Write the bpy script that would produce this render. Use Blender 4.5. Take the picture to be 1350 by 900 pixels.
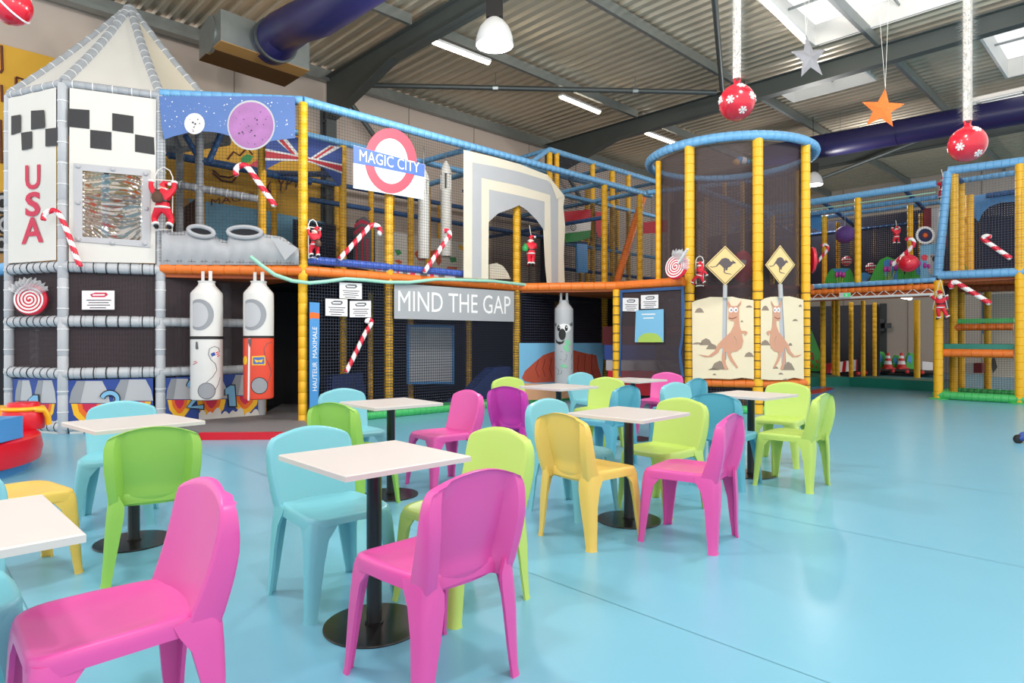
import bpy, bmesh, math, random
from mathutils import Vector, Matrix
PI = math.pi
random.seed(7)
sc = bpy.context.scene
C = sc.collection
for o in list(bpy.data.objects): bpy.data.objects.remove(o)

# ------------------------------------------------------------ camera, sky, exposure
CAM_H, FOC = 1.252, 845.0           # eye height (m); focal length for a 1350 px wide frame
cam = bpy.data.cameras.new('camera'); camo = bpy.data.objects.new('camera', cam); C.objects.link(camo)
cam.sensor_width = 36; cam.lens = FOC / 1350 * 36; cam.shift_y = -4 / 1350
cam.clip_start = .05; cam.clip_end = 200
camo.location = (0, 0, CAM_H); camo.rotation_euler = (PI / 2, 0, 0); sc.camera = camo

w = bpy.data.worlds.new('World'); sc.world = w; w.use_nodes = True
bg = w.node_tree.nodes['Background']; bg.inputs[0].default_value = (1, .985, .965, 1); bg.inputs[1].default_value = 1.55
sc.view_settings.view_transform = 'Standard'; sc.view_settings.look = 'None'
sc.view_settings.gamma = 1; sc.view_settings.exposure = -.12; sc.view_settings.use_curve_mapping = False
sc.cycles.use_denoising = True
sc.cycles.max_bounces = 10; sc.cycles.diffuse_bounces = 4; sc.cycles.transparent_max_bounces = 28
sc.cycles.sample_clamp_indirect = 6

# ------------------------------------------------------------ frames
U1 = Vector((.719, .695, 0)); U2 = Vector((-.695, .719, 0))     # along the hall's long wall / away from it
O0 = Vector((-2.99, 9.17, 0))                                     # the frame's yellow corner post
def fp(a, b, z=0): return O0 + U1 * a + U2 * b + Vector((0, 0, z))
def P(px, py, d): return Vector(((px - 675) / FOC * d, d, CAM_H + (446 - py) / FOC * d))
class Plane:                                                      # a vertical plane of the place
    def __init__(s, o, u):
        s.o = Vector((o[0], o[1], 0)); s.u = Vector((u[0], u[1], 0)).normalized()
        n = Vector((s.u.y, -s.u.x, 0)); s.n = n if n.dot(-s.o) > 0 else -n
    def at(s, px, py, off=0):
        r = Vector(((px - 675) / FOC, 1, (446 - py) / FOC)); o = s.o + s.n * off
        t = o.dot(s.n) / r.dot(s.n)
        return Vector((0, 0, CAM_H)) + r * t
def plane2(p, q): return Plane((p[0], p[1]), (q[0] - p[0], q[1] - p[1]))
def lin(c):
    f = lambda x: x / 12.92 if x <= .04045 else ((x + .055) / 1.055) ** 2.4
    return (f(c[0] / 255), f(c[1] / 255), f(c[2] / 255), 1)

# ------------------------------------------------------------ materials
M = {}
def pvc():
    m = bpy.data.materials.new('clear_pvc'); m.use_nodes = True; nt = m.node_tree; n = nt.nodes; L = nt.links; n.remove(n['Principled BSDF'])
    t = n.new('ShaderNodeBsdfTransparent'); g = n.new('ShaderNodeBsdfAnisotropic'); g.inputs['Roughness'].default_value = .07; g.inputs['Color'].default_value = (1, 1, 1, 1)
    tc = n.new('ShaderNodeTexCoord'); no = n.new('ShaderNodeTexNoise'); no.inputs['Scale'].default_value = 2.2; no.inputs['Detail'].default_value = 2; mp = n.new('ShaderNodeMapping'); mp.inputs['Scale'].default_value = (1.2, 1.2, 9); L.new(tc.outputs['Object'], mp.inputs[0]); L.new(mp.outputs[0], no.inputs['Vector'])
    b = n.new('ShaderNodeBump'); b.inputs['Strength'].default_value = .15; b.inputs['Distance'].default_value = .02; L.new(no.outputs['Fac'], b.inputs['Height']); L.new(b.outputs[0], g.inputs['Normal'])
    mx = n.new('ShaderNodeMixShader'); mx.inputs[0].default_value = .34; L.new(t.outputs[0], mx.inputs[1]); L.new(g.outputs[0], mx.inputs[2]); L.new(mx.outputs[0], n['Material Output'].inputs[0]); M['clear_pvc'] = m
def mat(name, col, rough=.5, metal=0, bump=0, bscale=40, var=.06, vscale=3, spec=.5, trans=0, emit=None, coat=0):
    m = bpy.data.materials.new(name); m.use_nodes = True; nt = m.node_tree; n = nt.nodes; L = nt.links
    b = n['Principled BSDF']; c = lin(col)
    b.inputs['Roughness'].default_value = rough; b.inputs['Metallic'].default_value = metal
    b.inputs['Specular IOR Level'].default_value = spec; b.inputs['Coat Weight'].default_value = coat
    tc = n.new('ShaderNodeTexCoord'); no = n.new('ShaderNodeTexNoise'); no.inputs['Scale'].default_value = vscale
    no.inputs['Detail'].default_value = 4
    L.new(tc.outputs['Object'], no.inputs['Vector'])
    mx = n.new('ShaderNodeMix'); mx.data_type = 'RGBA'
    mx.inputs[6].default_value = tuple(x * (1 - var) for x in c[:3]) + (1,)
    mx.inputs[7].default_value = tuple(min(1, x * (1 + var)) for x in c[:3]) + (1,)
    L.new(no.outputs['Fac'], mx.inputs[0]); L.new(mx.outputs[2], b.inputs['Base Color'])
    if bump:
        n2 = n.new('ShaderNodeTexNoise'); n2.inputs['Scale'].default_value = bscale; n2.inputs['Detail'].default_value = 3
        L.new(tc.outputs['Object'], n2.inputs['Vector'])
        bp = n.new('ShaderNodeBump'); bp.inputs['Strength'].default_value = bump; bp.inputs['Distance'].default_value = .02
        L.new(n2.outputs['Fac'], bp.inputs['Height']); L.new(bp.outputs[0], b.inputs['Normal'])
    if trans: b.inputs['Alpha'].default_value = 1 - trans
    if emit: b.inputs['Emission Color'].default_value = lin(emit[0]); b.inputs['Emission Strength'].default_value = emit[1]
    M[name] = m; return m
def netmat(name, col, cell, thr, dust=0):
    """knotted net: square cells of CELL m with threads THR m thick (UVs are in metres)"""
    m = bpy.data.materials.new(name); m.use_nodes = True; nt = m.node_tree; n = nt.nodes; L = nt.links
    b = n['Principled BSDF']; b.inputs['Base Color'].default_value = lin(col); b.inputs['Roughness'].default_value = .8
    uv = n.new('ShaderNodeUVMap'); sp = n.new('ShaderNodeSeparateXYZ'); L.new(uv.outputs[0], sp.inputs[0])
    outs = []
    for k in (0, 1):
        d = n.new('ShaderNodeMath'); d.operation = 'DIVIDE'; d.inputs[1].default_value = cell; L.new(sp.outputs[k], d.inputs[0])
        fr = n.new('ShaderNodeMath'); fr.operation = 'FRACT'; L.new(d.outputs[0], fr.inputs[0])
        lt = n.new('ShaderNodeMath'); lt.operation = 'LESS_THAN'; lt.inputs[1].default_value = thr / cell; L.new(fr.outputs[0], lt.inputs[0])
        outs.append(lt)
    mx = n.new('ShaderNodeMath'); mx.operation = 'MAXIMUM'; L.new(outs[0].outputs[0], mx.inputs[0]); L.new(outs[1].outputs[0], mx.inputs[1])
    L.new(mx.outputs[0], b.inputs['Alpha'])
    M[name] = m; return m
mat('pink', (222, 84, 164), .33, spec=.5, var=.03); mat('magenta', (196, 58, 168), .33, var=.03)
mat('lime', (186, 212, 104), .36, var=.03); mat('green_lime', (150, 200, 84), .36, var=.03)
mat('aqua', (122, 192, 204), .33, var=.03); mat('teal_blue', (92, 170, 192), .33, var=.03); mat('chair_yellow', (236, 196, 96), .36, var=.03)
mat('table_white', (208, 201, 197), .35, bump=.02, bscale=300, var=.02); mat('table_edge', (224, 208, 192), .4)
mat('black_metal', (16, 14, 15), .28, spec=.6); mat('brown_metal', (96, 62, 42), .3, .3)
mat('pad_yellow', (246, 186, 34), .42, bump=.15, bscale=30); mat('pad_orange', (236, 122, 42), .42, bump=.15, bscale=30)
mat('pad_blue', (116, 176, 224), .42, bump=.15, bscale=30); mat('pad_navy', (40, 86, 140), .45, bump=.1); mat('pad_royal', (70, 104, 200), .45, bump=.1)
mat('pad_grey', (168, 172, 178), .42, bump=.25, bscale=25); mat('pad_silver', (190, 193, 198), .35, bump=.25, bscale=25)
mat('pad_green', (74, 190, 106), .4, bump=.1); mat('pad_teal', (30, 128, 112), .4, bump=.12, bscale=6); mat('pad_rust', (176, 84, 34), .5, bump=.1)
mat('tie_white', (236, 236, 236), .5); mat('tie_black', (24, 26, 34), .6)
mat('canvas_white', (222, 219, 213), .55, bump=.25, bscale=5, var=.03); mat('canvas_cream', (222, 213, 194), .6, bump=.2, bscale=6, var=.04)
mat('canvas_grey', (176, 177, 181), .6, bump=.3, bscale=5, var=.06); mat('canvas_black', (38, 38, 42), .55, bump=.3, bscale=6)
mat('canvas_sign_grey', (166, 168, 172), .6, bump=.1, bscale=5, var=.03)
mat('canvas_blue', (82, 116, 178), .5, bump=.25, bscale=5, var=.1); mat('canvas_sky', (128, 190, 226), .55, bump=.1, bscale=5, var=.05)
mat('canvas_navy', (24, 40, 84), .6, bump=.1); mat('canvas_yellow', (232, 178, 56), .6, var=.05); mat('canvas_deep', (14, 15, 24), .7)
mat('canvas_sand', (238, 222, 190), .6, bump=.2, bscale=5, var=.04); mat('canvas_terra', (190, 82, 58), .6, bump=.5, bscale=8, var=.22, vscale=9)
mat('flag_red', (200, 36, 52), .6); mat('flag_blue', (44, 74, 152), .6); mat('flag_white', (234, 230, 228), .6); mat('flag_green', (38, 142, 62), .6)
mat('print_red', (206, 34, 74), .55); mat('print_rose', (232, 78, 96), .55); mat('print_label_blue', (76, 110, 182), .55)
mat('print_white', (242, 240, 240), .5); mat('print_brown', (104, 50, 34), .6); mat('print_black', (22, 20, 22), .5); mat('print_orange', (240, 110, 30), .5)
mat('print_yellow', (250, 190, 40), .5); mat('print_skin', (214, 156, 128), .55, var=.06); mat('print_roo', (92, 80, 84), .5); mat('print_sign', (240, 208, 142), .5)
mat('print_stone', (150, 132, 116), .6, var=.1); mat('print_grey', (150, 152, 158), .5); mat('print_dkgrey', (96, 98, 104), .5); mat('print_lt_grey', (190, 190, 194), .5)
mat('print_lblue', (128, 186, 224), .5); mat('print_lilac', (170, 112, 172), .55, var=.35, vscale=5); mat('print_green', (60, 160, 90), .55); mat('print_purple', (112, 72, 160), .5)
mat('print_egg', (226, 222, 220), .55, var=.1, vscale=8); mat('print_dots', (70, 50, 80), .5)
mat('paper', (240, 236, 238), .6); mat('ink', (70, 66, 74), .6)
mat('santa_red', (222, 24, 52), .55, bump=.2, bscale=80); mat('santa_white', (244, 240, 238), .8, bump=.5, bscale=120); mat('santa_skin', (236, 190, 166), .5); mat('santa_black', (24, 22, 24), .4)
mat('sack_brown', (92, 62, 48), .7, bump=.3); mat('sack_green', (50, 160, 84), .6); mat('mitten_green', (40, 92, 66), .6); mat('rope_white', (230, 226, 220), .7)
mat('candy_white', (244, 240, 240), .35); mat('candy_red', (218, 28, 58), .35); mat('cellophane', (235, 238, 242), .12, trans=.55); 
mat('bauble_red', (216, 28, 52), .22, coat=.5); mat('tinsel', (214, 210, 204), .35, metal=.2); mat('star_silver', (150, 150, 156), .35, .8, bump=.6, bscale=160); mat('star_orange', (232, 112, 44), .35, .5, bump=.6, bscale=160)
mat('galv', (150, 156, 156), .4, .75, bump=.1, bscale=9, var=.15, vscale=5); mat('galv_dark', (92, 98, 98), .5, .5, var=.15); mat('steel_paint', (82, 88, 86), .5, .2, var=.1)
mat('duct_navy', (38, 36, 86), .38, var=.12); mat('duct_tan', (196, 150, 92), .6); mat('duct_brown', (84, 56, 34), .7)
mat('wall_beige', (206, 190, 178), .8, bump=.05, bscale=2, var=.04, vscale=1); mat('seam', (150, 136, 124), .8)
mat('tube_lamp', (255, 250, 240), .5, emit=((255, 238, 208), 16)); mat('bay_glass', (235, 235, 245), .25, emit=((250, 246, 255), .9)); mat('lamp_body', (226, 226, 226), .4)
mat('bag_white', (224, 221, 218), .4, bump=.08, bscale=6); mat('bag_red', (232, 78, 54), .38, bump=.08, bscale=6); mat('bag_grey', (182, 184, 188), .42, bump=.12, bscale=5)
mat('soft_red', (214, 16, 40), .3, bump=.05, bscale=8); mat('soft_yellow', (250, 184, 30), .32); mat('soft_blue', (76, 146, 208), .32); mat('soft_green', (70, 180, 70), .4, var=.12)
mat('hose_green', (160, 214, 192), .4); mat('cone_orange', (216, 46, 44), .45); mat('deck_grey', (120, 118, 120), .6, var=.1); mat('exit_green', (40, 170, 96), .4, emit=((60, 190, 110), .8))
mat('skylight_frame', (236, 232, 226), .5); mat('skylight_pane', (250, 250, 255), .2, trans=.8); pvc()
mat('deep_mat', (26, 50, 108), .6); mat('dark_red', (120, 24, 34), .6); mat('sand_dark', (224, 168, 128), .6); mat('copper_print', (214, 106, 66), .55)
netmat('net', (30, 32, 44), .045, .0034); netmat('net_dense', (40, 44, 60), .045, .009); netmat('net_fine', (74, 62, 66), .012, .0050); netmat('net_back', (34, 36, 54), .05, .011); netmat('net_dark', (26, 30, 52), .05, .036)
netmat('net_white', (96, 102, 120), .05, .0036)

# deck material: galvanised with long streaks along the ribs
def deckmat():
    m = mat('roof_deck', (200, 188, 168), .36, .45); n = m.node_tree.nodes; L = m.node_tree.links
    return m
deckmat()
def floormat():
    m = mat('floor_vinyl', (118, 180, 204), .24, spec=.5, bump=0, var=.02); nt = m.node_tree; n = nt.nodes; L = nt.links; b = n['Principled BSDF']
    tc = n['Texture Coordinate']
    no = n.new('ShaderNodeTexNoise'); no.inputs['Scale'].default_value = 160; no.inputs['Detail'].default_value = 2
    L.new(tc.outputs['Object'], no.inputs['Vector'])
    bp = n.new('ShaderNodeBump'); bp.inputs['Strength'].default_value = .05; bp.inputs['Distance'].default_value = .003
    n2 = n.new('ShaderNodeTexNoise'); n2.inputs['Scale'].default_value = 1.3; n2.inputs['Detail'].default_value = 5
    L.new(tc.outputs['Object'], n2.inputs['Vector'])
    mr = n.new('ShaderNodeMapRange'); mr.inputs[3].default_value = .25; mr.inputs[4].default_value = .28
    L.new(n2.outputs['Fac'], mr.inputs[0]); L.new(mr.outputs[0], b.inputs['Roughness'])
floormat()

# ------------------------------------------------------------ mesh helpers
class MB:
    def __init__(s): s.v = []; s.f = []; s.m = []; s.uv = None
    def add(s, vs, fs, mi=0):
        k = len(s.v); s.v += [Vector(v) for v in vs]; s.f += [tuple(i + k for i in f) for f in fs]
        s.m += (mi if isinstance(mi, list) else [mi] * len(fs)); return s
    def box(s, c, size, R=None, mi=0):
        x, y, z = (q / 2 for q in size); vs = [Vector((i * x, j * y, k * z)) for i in (-1, 1) for j in (-1, 1) for k in (-1, 1)]
        if R is not None: vs = [R @ v for v in vs]
        c = Vector(c)
        return s.add([v + c for v in vs], [(0, 1, 3, 2), (4, 6, 7, 5), (0, 4, 5, 1), (2, 3, 7, 6), (0, 2, 6, 4), (1, 5, 7, 3)], mi)
    def sweep(s, path, rad, n=10, cap=True, flat=None, mif=None, mi=0, closed=False, sx=1, up=None):
        path = [Vector(p) for p in path]; N = len(path)
        if not isinstance(rad, (list, tuple)): rad = [rad] * N
        t0 = (path[1] - path[0]).normalized(); up = Vector(up) if up else (Vector((0, 0, 1)) if abs(t0.z) < .9 else Vector((1, 0, 0)))
        x = t0.cross(up).normalized(); vs = []
        for i, p in enumerate(path):
            if closed: t = path[(i + 1) % N] - path[i - 1]
            else: t = path[min(i + 1, N - 1)] - path[max(i - 1, 0)]
            if t.length < 1e-9: t = t0.copy()
            t.normalize(); x = (x - t * x.dot(t)).normalized(); y = t.cross(x)
            for j in range(n):
                a = 2 * PI * j / n; vs.append(p + (x * math.cos(a) * sx + y * math.sin(a)) * rad[i])
        fs = []; ms = []
        for i in range(N if closed else N - 1):
            for j in range(n):
                i2 = (i + 1) % N
                fs.append((i * n + j, i * n + (j + 1) % n, i2 * n + (j + 1) % n, i2 * n + j)); ms.append(mif(i, j) if mif else mi)
        if cap and not closed:
            fs.append(tuple(reversed(range(n)))); fs.append(tuple((N - 1) * n + j for j in range(n))); ms += [mi, mi]
        return s.add(vs, fs, ms)
    def pad(s, p0, p1, r=.07, seg=.13, n=10, mi=0):
        """foam sleeve of short pieces, pinched where the cord goes round"""
        p0 = Vector(p0); p1 = Vector(p1); Ln = (p1 - p0).length; k = max(1, round(Ln / seg)); e = .009 / Ln
        ts, rs = [], []
        for i in range(k):
            a, b = i / k, (i + 1) / k
            ts += [a, a + e, b - e]; rs += [r * .9, r, r]
        ts.append(1); rs.append(r * .9)
        return s.sweep([p0.lerp(p1, t) for t in ts], rs, n, mi=mi)
    def padpath(s, pts, r=.07, n=10, closed=False):
        P2, R2 = [], []
        N = len(pts)
        for i in range(N if closed else N - 1):
            a, b = Vector(pts[i]), Vector(pts[(i + 1) % N])
            P2 += [a, a.lerp(b, .08), a.lerp(b, .92)]; R2 += [r * .9, r, r]
        if not closed: P2.append(Vector(pts[-1])); R2.append(r * .9)
        return s.sweep(P2, R2, n, closed=closed)
    def lathe(s, c, prof, n=24, mi=0, R=None, mif=None):
        c = Vector(c); vs = []; fs = []; ms = []
        for r, z in prof:
            for j in range(n):
                a = 2 * PI * j / n; v = Vector((r * math.cos(a), r * math.sin(a), z)); vs.append(c + (R @ v if R is not None else v))
        for i in range(len(prof) - 1):
            for j in range(n):
                fs.append((i * n + j, i * n + (j + 1) % n, (i + 1) * n + (j + 1) % n, (i + 1) * n + j)); ms.append(mif(i, j) if mif else mi)
        if prof[0][0] > 1e-6: fs.append(tuple(reversed(range(n)))); ms.append(mi)
        if prof[-1][0] > 1e-6: fs.append(tuple((len(prof) - 1) * n + j for j in range(n))); ms.append(mi)
        return s.add(vs, fs, ms)
    def prism(s, pts, vec, mi=0):
        pts = [Vector(p) for p in pts]; n = len(pts); vec = Vector(vec)
        fs = [tuple(reversed(range(n))), tuple(n + i for i in range(n))] + [(i, (i + 1) % n, n + (i + 1) % n, n + i) for i in range(n)]
        return s.add(pts + [p + vec for p in pts], fs, mi)
    def ball(s, c, r, n=12, m=8, mi=0, mif=None, R=None):
        if not isinstance(r, (tuple, list)): r = (r, r, r)
        vs = []; c = Vector(c)
        for i in range(m + 1):
            t = PI * i / m
            for j in range(n):
                a = 2 * PI * j / n; v = Vector((r[0] * math.sin(t) * math.cos(a), r[1] * math.sin(t) * math.sin(a), r[2] * math.cos(t)))
                vs.append(c + (R @ v if R is not None else v))
        fs = [(i * n + j, (i + 1) * n + j, (i + 1) * n + (j + 1) % n, i * n + (j + 1) % n) for i in range(m) for j in range(n)]
        return s.add(vs, fs, [mif(f // n, f % n) for f in range(n * m)] if mif else mi)
    def build(s, name, mt, parent=None, smooth=True, angle=38, origin=None, weld=True):
        me = bpy.data.meshes.new(name)
        if origin is None:
            xs = [v.x for v in s.v]; ys = [v.y for v in s.v]; zs = [v.z for v in s.v]
            origin = Vector(((min(xs) + max(xs)) / 2, (min(ys) + max(ys)) / 2, min(zs)))
        origin = Vector(origin)
        me.from_pydata([v - origin for v in s.v], [], s.f)
        mts = mt if isinstance(mt, (list, tuple)) else [mt]
        for q in mts: me.materials.append(M[q])
        me.polygons.foreach_set('material_index', s.m)
        if s.uv:
            ul = me.uv_layers.new(name='UVMap'); k = 0
            for p in me.polygons:
                for li, vi in zip(p.loop_indices, p.vertices): ul.data[li].uv = s.uv[vi]
        elif weld:
            bm = bmesh.new(); bm.from_mesh(me); bmesh.ops.remove_doubles(bm, verts=bm.verts, dist=1e-5)
            bmesh.ops.dissolve_degenerate(bm, edges=bm.edges, dist=1e-6)
            bmesh.ops.recalc_face_normals(bm, faces=bm.faces); bm.to_mesh(me); bm.free()
        if smooth:
            me.polygons.foreach_set('use_smooth', [True] * len(me.polygons)); me.set_sharp_from_angle(angle=math.radians(angle))
        me.update()
        o = bpy.data.objects.new(name, me); C.objects.link(o); put(o, origin, parent); return o
WORLD = {}
def put(o, loc, parent):
    loc = Vector(loc)
    if parent is not None:
        o.parent = parent; o.location = loc - WORLD[parent.name]
    else: o.location = loc
    WORLD[o.name] = loc
def tag(o, label, cat, group=None, kind=None):
    if label: o['label'] = label
    if cat: o['category'] = cat
    if group: o['group'] = group
    if kind: o['kind'] = kind
    return o
def thing(name, loc, label, cat, group=None):
    o = bpy.data.objects.new(name, None); C.objects.link(o); o.empty_display_size = .1
    put(o, loc, None); return tag(o, label, cat, group)
def struct(name, mb, mt, parent=None, **k):
    o = mb.build(name, mt, parent, **k)
    if parent is None: o['kind'] = 'structure'
    return o
def copy_tree(o, parent=None):
    c = o.copy(); C.objects.link(c)
    if parent is not None: c.parent = parent
    WORLD[c.name] = WORLD.get(o.name, Vector())
    for ch in [x for x in bpy.data.objects if x.parent == o]: copy_tree(ch, c)
    return c
def quad_net(name, p00, p10, p11, p01, mt, parent):
    """flat net panel; UVs in metres"""
    p = [Vector(q) for q in (p00, p10, p11, p01)]; mb = MB(); mb.add(p, [(0, 1, 2, 3)])
    ux = (p[1] - p[0]); ux.z = 0; ux.normalize(); r0 = random.random() * .03
    mb.uv = [((q - p[0]).dot(ux) + r0, q.z + r0) for q in p]
    return mb.build(name, mt, parent, smooth=False)
def poly(pl, pts, off, mt, name, parent, th=.003, tr=None, origin=None):
    """thin flat shape on a plane; pts are where its corners show"""
    if tr: pts = [(x / tr[0] + tr[1], y / tr[0] + tr[2]) for x, y in pts]
    pp = [pl.at(x, y, off) for x, y in pts]
    return MB().prism(pp, pl.n * th).build(name, mt, parent, smooth=False)
def ell(cx, cy, rx, ry, n=20, a0=0, a1=360, rot=0):
    out = []
    for i in range(n):
        a = math.radians(a0 + (a1 - a0) * i / (n if a1 - a0 >= 360 else n - 1)); x, y = rx * math.cos(a), ry * math.sin(a)
        r = math.radians(rot); out.append((cx + x * math.cos(r) - y * math.sin(r), cy + x * math.sin(r) + y * math.cos(r)))
    return out
def text_mesh(s, bold=0):
    cu = bpy.data.curves.new('t', 'FONT'); cu.body = s; cu.resolution_u = 3; cu.offset = bold; cu.fill_mode = 'BOTH'
    o = bpy.data.objects.new('t', cu); C.objects.link(o); dg = bpy.context.evaluated_depsgraph_get(); dg.update()
    me = bpy.data.meshes.new_from_object(o.evaluated_get(dg)); bpy.data.objects.remove(o)
    vs = [v.co.copy() for v in me.vertices]; fs = [tuple(p.vertices) for p in me.polygons]; bpy.data.meshes.remove(me)
    return vs, fs
def text_on(pl, s, bl, br, tl, off, mt, parent, name='lettering', bold=0):
    """writing on a plane: bl, br, tl = where its lower left, lower right and upper left corners show"""
    a, b, c = (pl.at(x, y, off) for x, y in (bl, br, tl)); vs, fs = text_mesh(s, bold)
    x0 = min(v.x for v in vs); x1 = max(v.x for v in vs); y0 = min(v.y for v in vs); y1 = max(v.y for v in vs)
    mb = MB(); mb.add([a + (b - a) * ((v.x - x0) / (x1 - x0)) + (c - a) * ((v.y - y0) / (y1 - y0)) for v in vs], fs)
    return mb.build(name, mt, parent, smooth=False, weld=False)

# ============================================================ THE HALL
RZ = 7.3                                                           # underside of the roof deck
mb = MB(); N = 1
mb.add([(-14, -3, 0), (34, -3, 0), (34, 44, 0), (-14, 44, 0)], [(0, 1, 2, 3)]); struct('floor', mb, 'floor_vinyl', smooth=False)
# welded seams of the vinyl sheets, running away from the long wall
fl = bpy.data.objects['floor']; WORLD['floor'] = Vector((10, 20.5, 0)); 
for b0 in (0, 2.0, 4.0, -2.0):
    p = Vector((.12, 3.40, .0006)) + U1 * b0; q = p - U2 * 4 ; p = p + U2 * 9
    if b0: p = Vector((.12, 3.40, .0006)) + U1 * b0 + U2 * 6
    mat_ = 'floor_seam'
    if mat_ not in M: mat('floor_seam', (70, 132, 150), .4)
    wv = U1 * .0022
    MB().add([p - wv, p + wv, q + wv, q - wv], [(0, 1, 2, 3)]).build('seam', 'floor_seam', fl, smooth=False)
# long wall behind the frame
WB = 4.7
mb = MB(); mb.prism([fp(-4.2, WB), fp(23.6, WB), fp(23.6, WB, RZ), fp(-4.2, WB, RZ)], U2 * .2); struct('wall_left', mb, 'wall_beige', smooth=False)
wl = bpy.data.objects['wall_left']
for k in range(0, 13):
    a = -3.5 + k * 2.15; MB().box(fp(a, WB - .004, RZ / 2), (.02, .008, RZ), Matrix.Rotation(math.radians(44), 3, 'Z')).build('panel_joint', 'seam', wl, smooth=False)
mb = MB(); mb.prism([fp(23.6, WB), fp(23.6, -9.5), fp(23.6, -9.5, RZ), fp(23.6, WB, RZ)], U1 * .2); struct('wall_back', mb, 'wall_beige', smooth=False)
wbk = bpy.data.objects['wall_back']
for k in range(6):
    MB().box(fp(23.59, 3 - k * 2.3, RZ / 2), (.02, .02, RZ)).build('panel_joint', 'seam', wbk, smooth=False)
RH = Matrix.Rotation(math.atan2(U1.y, U1.x), 3, 'Z')                # local x runs along the long wall
# roof deck: trapezoid ribs running away from the long wall, with openings for the rooflights
SKY = [(6.7, 9.34, -6.6, -3.56), (10.69, 12.19, -3.8, -1.98), (11.15, 14.2, -9.0, -6.0), (15.5, 17.5, -7.0, -5.0)]
mb = MB(); a = -4.2; pitch = .25
while a < 23.6:
    cuts = [(y0, y1) for x0, x1, y0, y1 in SKY if a + pitch > x0 and a < x1]
    segs = []; b = -9.5
    for y0, y1 in sorted(cuts): segs.append((b, y0)); b = y1
    segs.append((b, WB))
    for b0, b1 in segs:
        if b1 - b0 < .05: continue
        prof = [(0, 0), (.09, 0), (.125, .06), (.215, .06), (.25, 0)]
        vs = [fp(a + x, bb, RZ + z) for bb in (b0, b1) for x, z in prof]
        mb.add(vs, [(i, i + 1, 5 + i + 1, 5 + i) for i in range(4)])
    a += pitch
struct('ceiling', mb, 'roof_deck', smooth=False)
ce = bpy.data.objects['ceiling']
# purlins (channels along the long wall) and rafters (I beams away from it)
def beam_box(name, p, q, w_, h, mt, parent=None, mi=0):
    p = Vector(p); q = Vector(q); d = q - p; x = d.normalized(); s_ = x.cross(Vector((0, 0, 1))).normalized(); u_ = s_.cross(x)
    return [p + s_ * i * w_ / 2 + u_ * j * h / 2 for i, j in ((-1, -1), (1, -1), (1, 1), (-1, 1))], d
def purlin(b):
    mb = MB()
    for a0, a1 in ((-4.2, 2.7), (2.92, 9.9), (10.1, 17.1), (17.3, 23.6)):
        for w_, h, db, dz in ((.008, .2, -.035, 0), (.075, .01, 0, .095), (.075, .01, 0, -.095)):
            pts, d = beam_box('', fp(a0, b + db, RZ - .13 + dz), fp(a1, b + db, RZ - .13 + dz), w_, h, 0); mb.prism(pts, d)
    return mb
for i, b in enumerate((1.2, -1.65, -4.55, -7.4)):
    o = struct('trim_%d' % (i + 1), purlin(b), 'galv', smooth=False)
mb = MB(); mb.box(fp(9.7, WB - .12, RZ - .16), (27.6, .2, .24), RH); mb.box(fp(9.7, WB - .24, RZ - .29), (27.6, .02, .03), RH); struct('trim_5', mb, 'galv', smooth=False)
def ibeam(mb, prof_pts, fl_w=.2):
    """web and flanges following (b, z_low, z_top) at one a"""
    for k in range(len(prof_pts[1]) - 1):
        a = prof_pts[0]; (b0, l0, t0), (b1, l1, t1) = prof_pts[1][k], prof_pts[1][k + 1]
        mb.prism([fp(a - .005, b0, l0), fp(a - .005, b1, l1), fp(a - .005, b1, t1), fp(a - .005, b0, t0)], U1 * .01)
        for (z0, z1) in ((l0, l1), (t0, t1)):
            mb.prism([fp(a - fl_w / 2, b0, z0), fp(a - fl_w / 2, b1, z1), fp(a - fl_w / 2, b1, z1 + .016), fp(a - fl_w / 2, b0, z0 + .016)], U1 * fl_w)
for i, a in enumerate((2.81, 10.0, 17.2)):
    mb = MB(); ibeam(mb, (a, [(-9.5, 6.75, RZ - .22), (1.9, 6.68, RZ - .22), (4.2, 6.15, RZ - .22), (WB - .1, 6.1, RZ - .22)]), .22)
    struct('trim_%d' % (6 + i), mb, 'steel_paint', smooth=False)
    mb = MB(); mb.box(fp(a, WB - .16, 3.2), (.012, .28, 6.4), RH); mb.box(fp(a, WB - .02, 3.2), (.24, .02, 6.4), RH); mb.box(fp(a, WB - .3, 3.2), (.24, .02, 6.4), RH)
    struct('trim_%d' % (10 + i), mb, 'steel_paint', smooth=False)
    mb = MB(); mb.sweep([fp(a + .2, WB - .3, 6.9), fp(a + 1.5, WB - .3, 5.6)], .06, 8); struct('trim_%d' % (14 + i), mb, 'steel_paint')
# wind bracing tubes
bp1, bp2, bp3 = P(470, 112, 14.2), P(944, 122, 14.6), P(952, 118, 14.5)
for nm, p, q in (('bracing_tube', bp1, bp2), ('bracing_tube', bp3, Vector((3.2, 10.2, 6.95))), ('bracing_tube', P(1075, 238, 20), P(1265, 165, 17))):
    t = thing(nm, p.lerp(q, .5), {0: 'long grey steel brace tube crossing under the ribbed roof'}.get(0), 'brace', 'bracing tubes')
    mb = MB(); mb.sweep([p, q], .055, 10); mb.build('tube', 'galv_dark', t)
    if nm and p == bp1:
        t['label'] = 'long level grey steel brace tube behind the bay lamp, crossing below two strip lamps'
        for f in (.38, .77):
            c = p.lerp(q, f); mb = MB(); mb.sweep([c, c + Vector((0, 0, .33))], .012, 6); mb.sweep([c - Vector((.06, 0, 0)), c + Vector((.06, 0, .0))], .075, 8); mb.build('hanger', 'galv', t)
    elif p == bp3: t['label'] = 'dark brace tube running up to the top edge beside the tinsel garland'
    else: t['label'] = 'grey brace tube beyond the navy duct over the back gallery'
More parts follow.
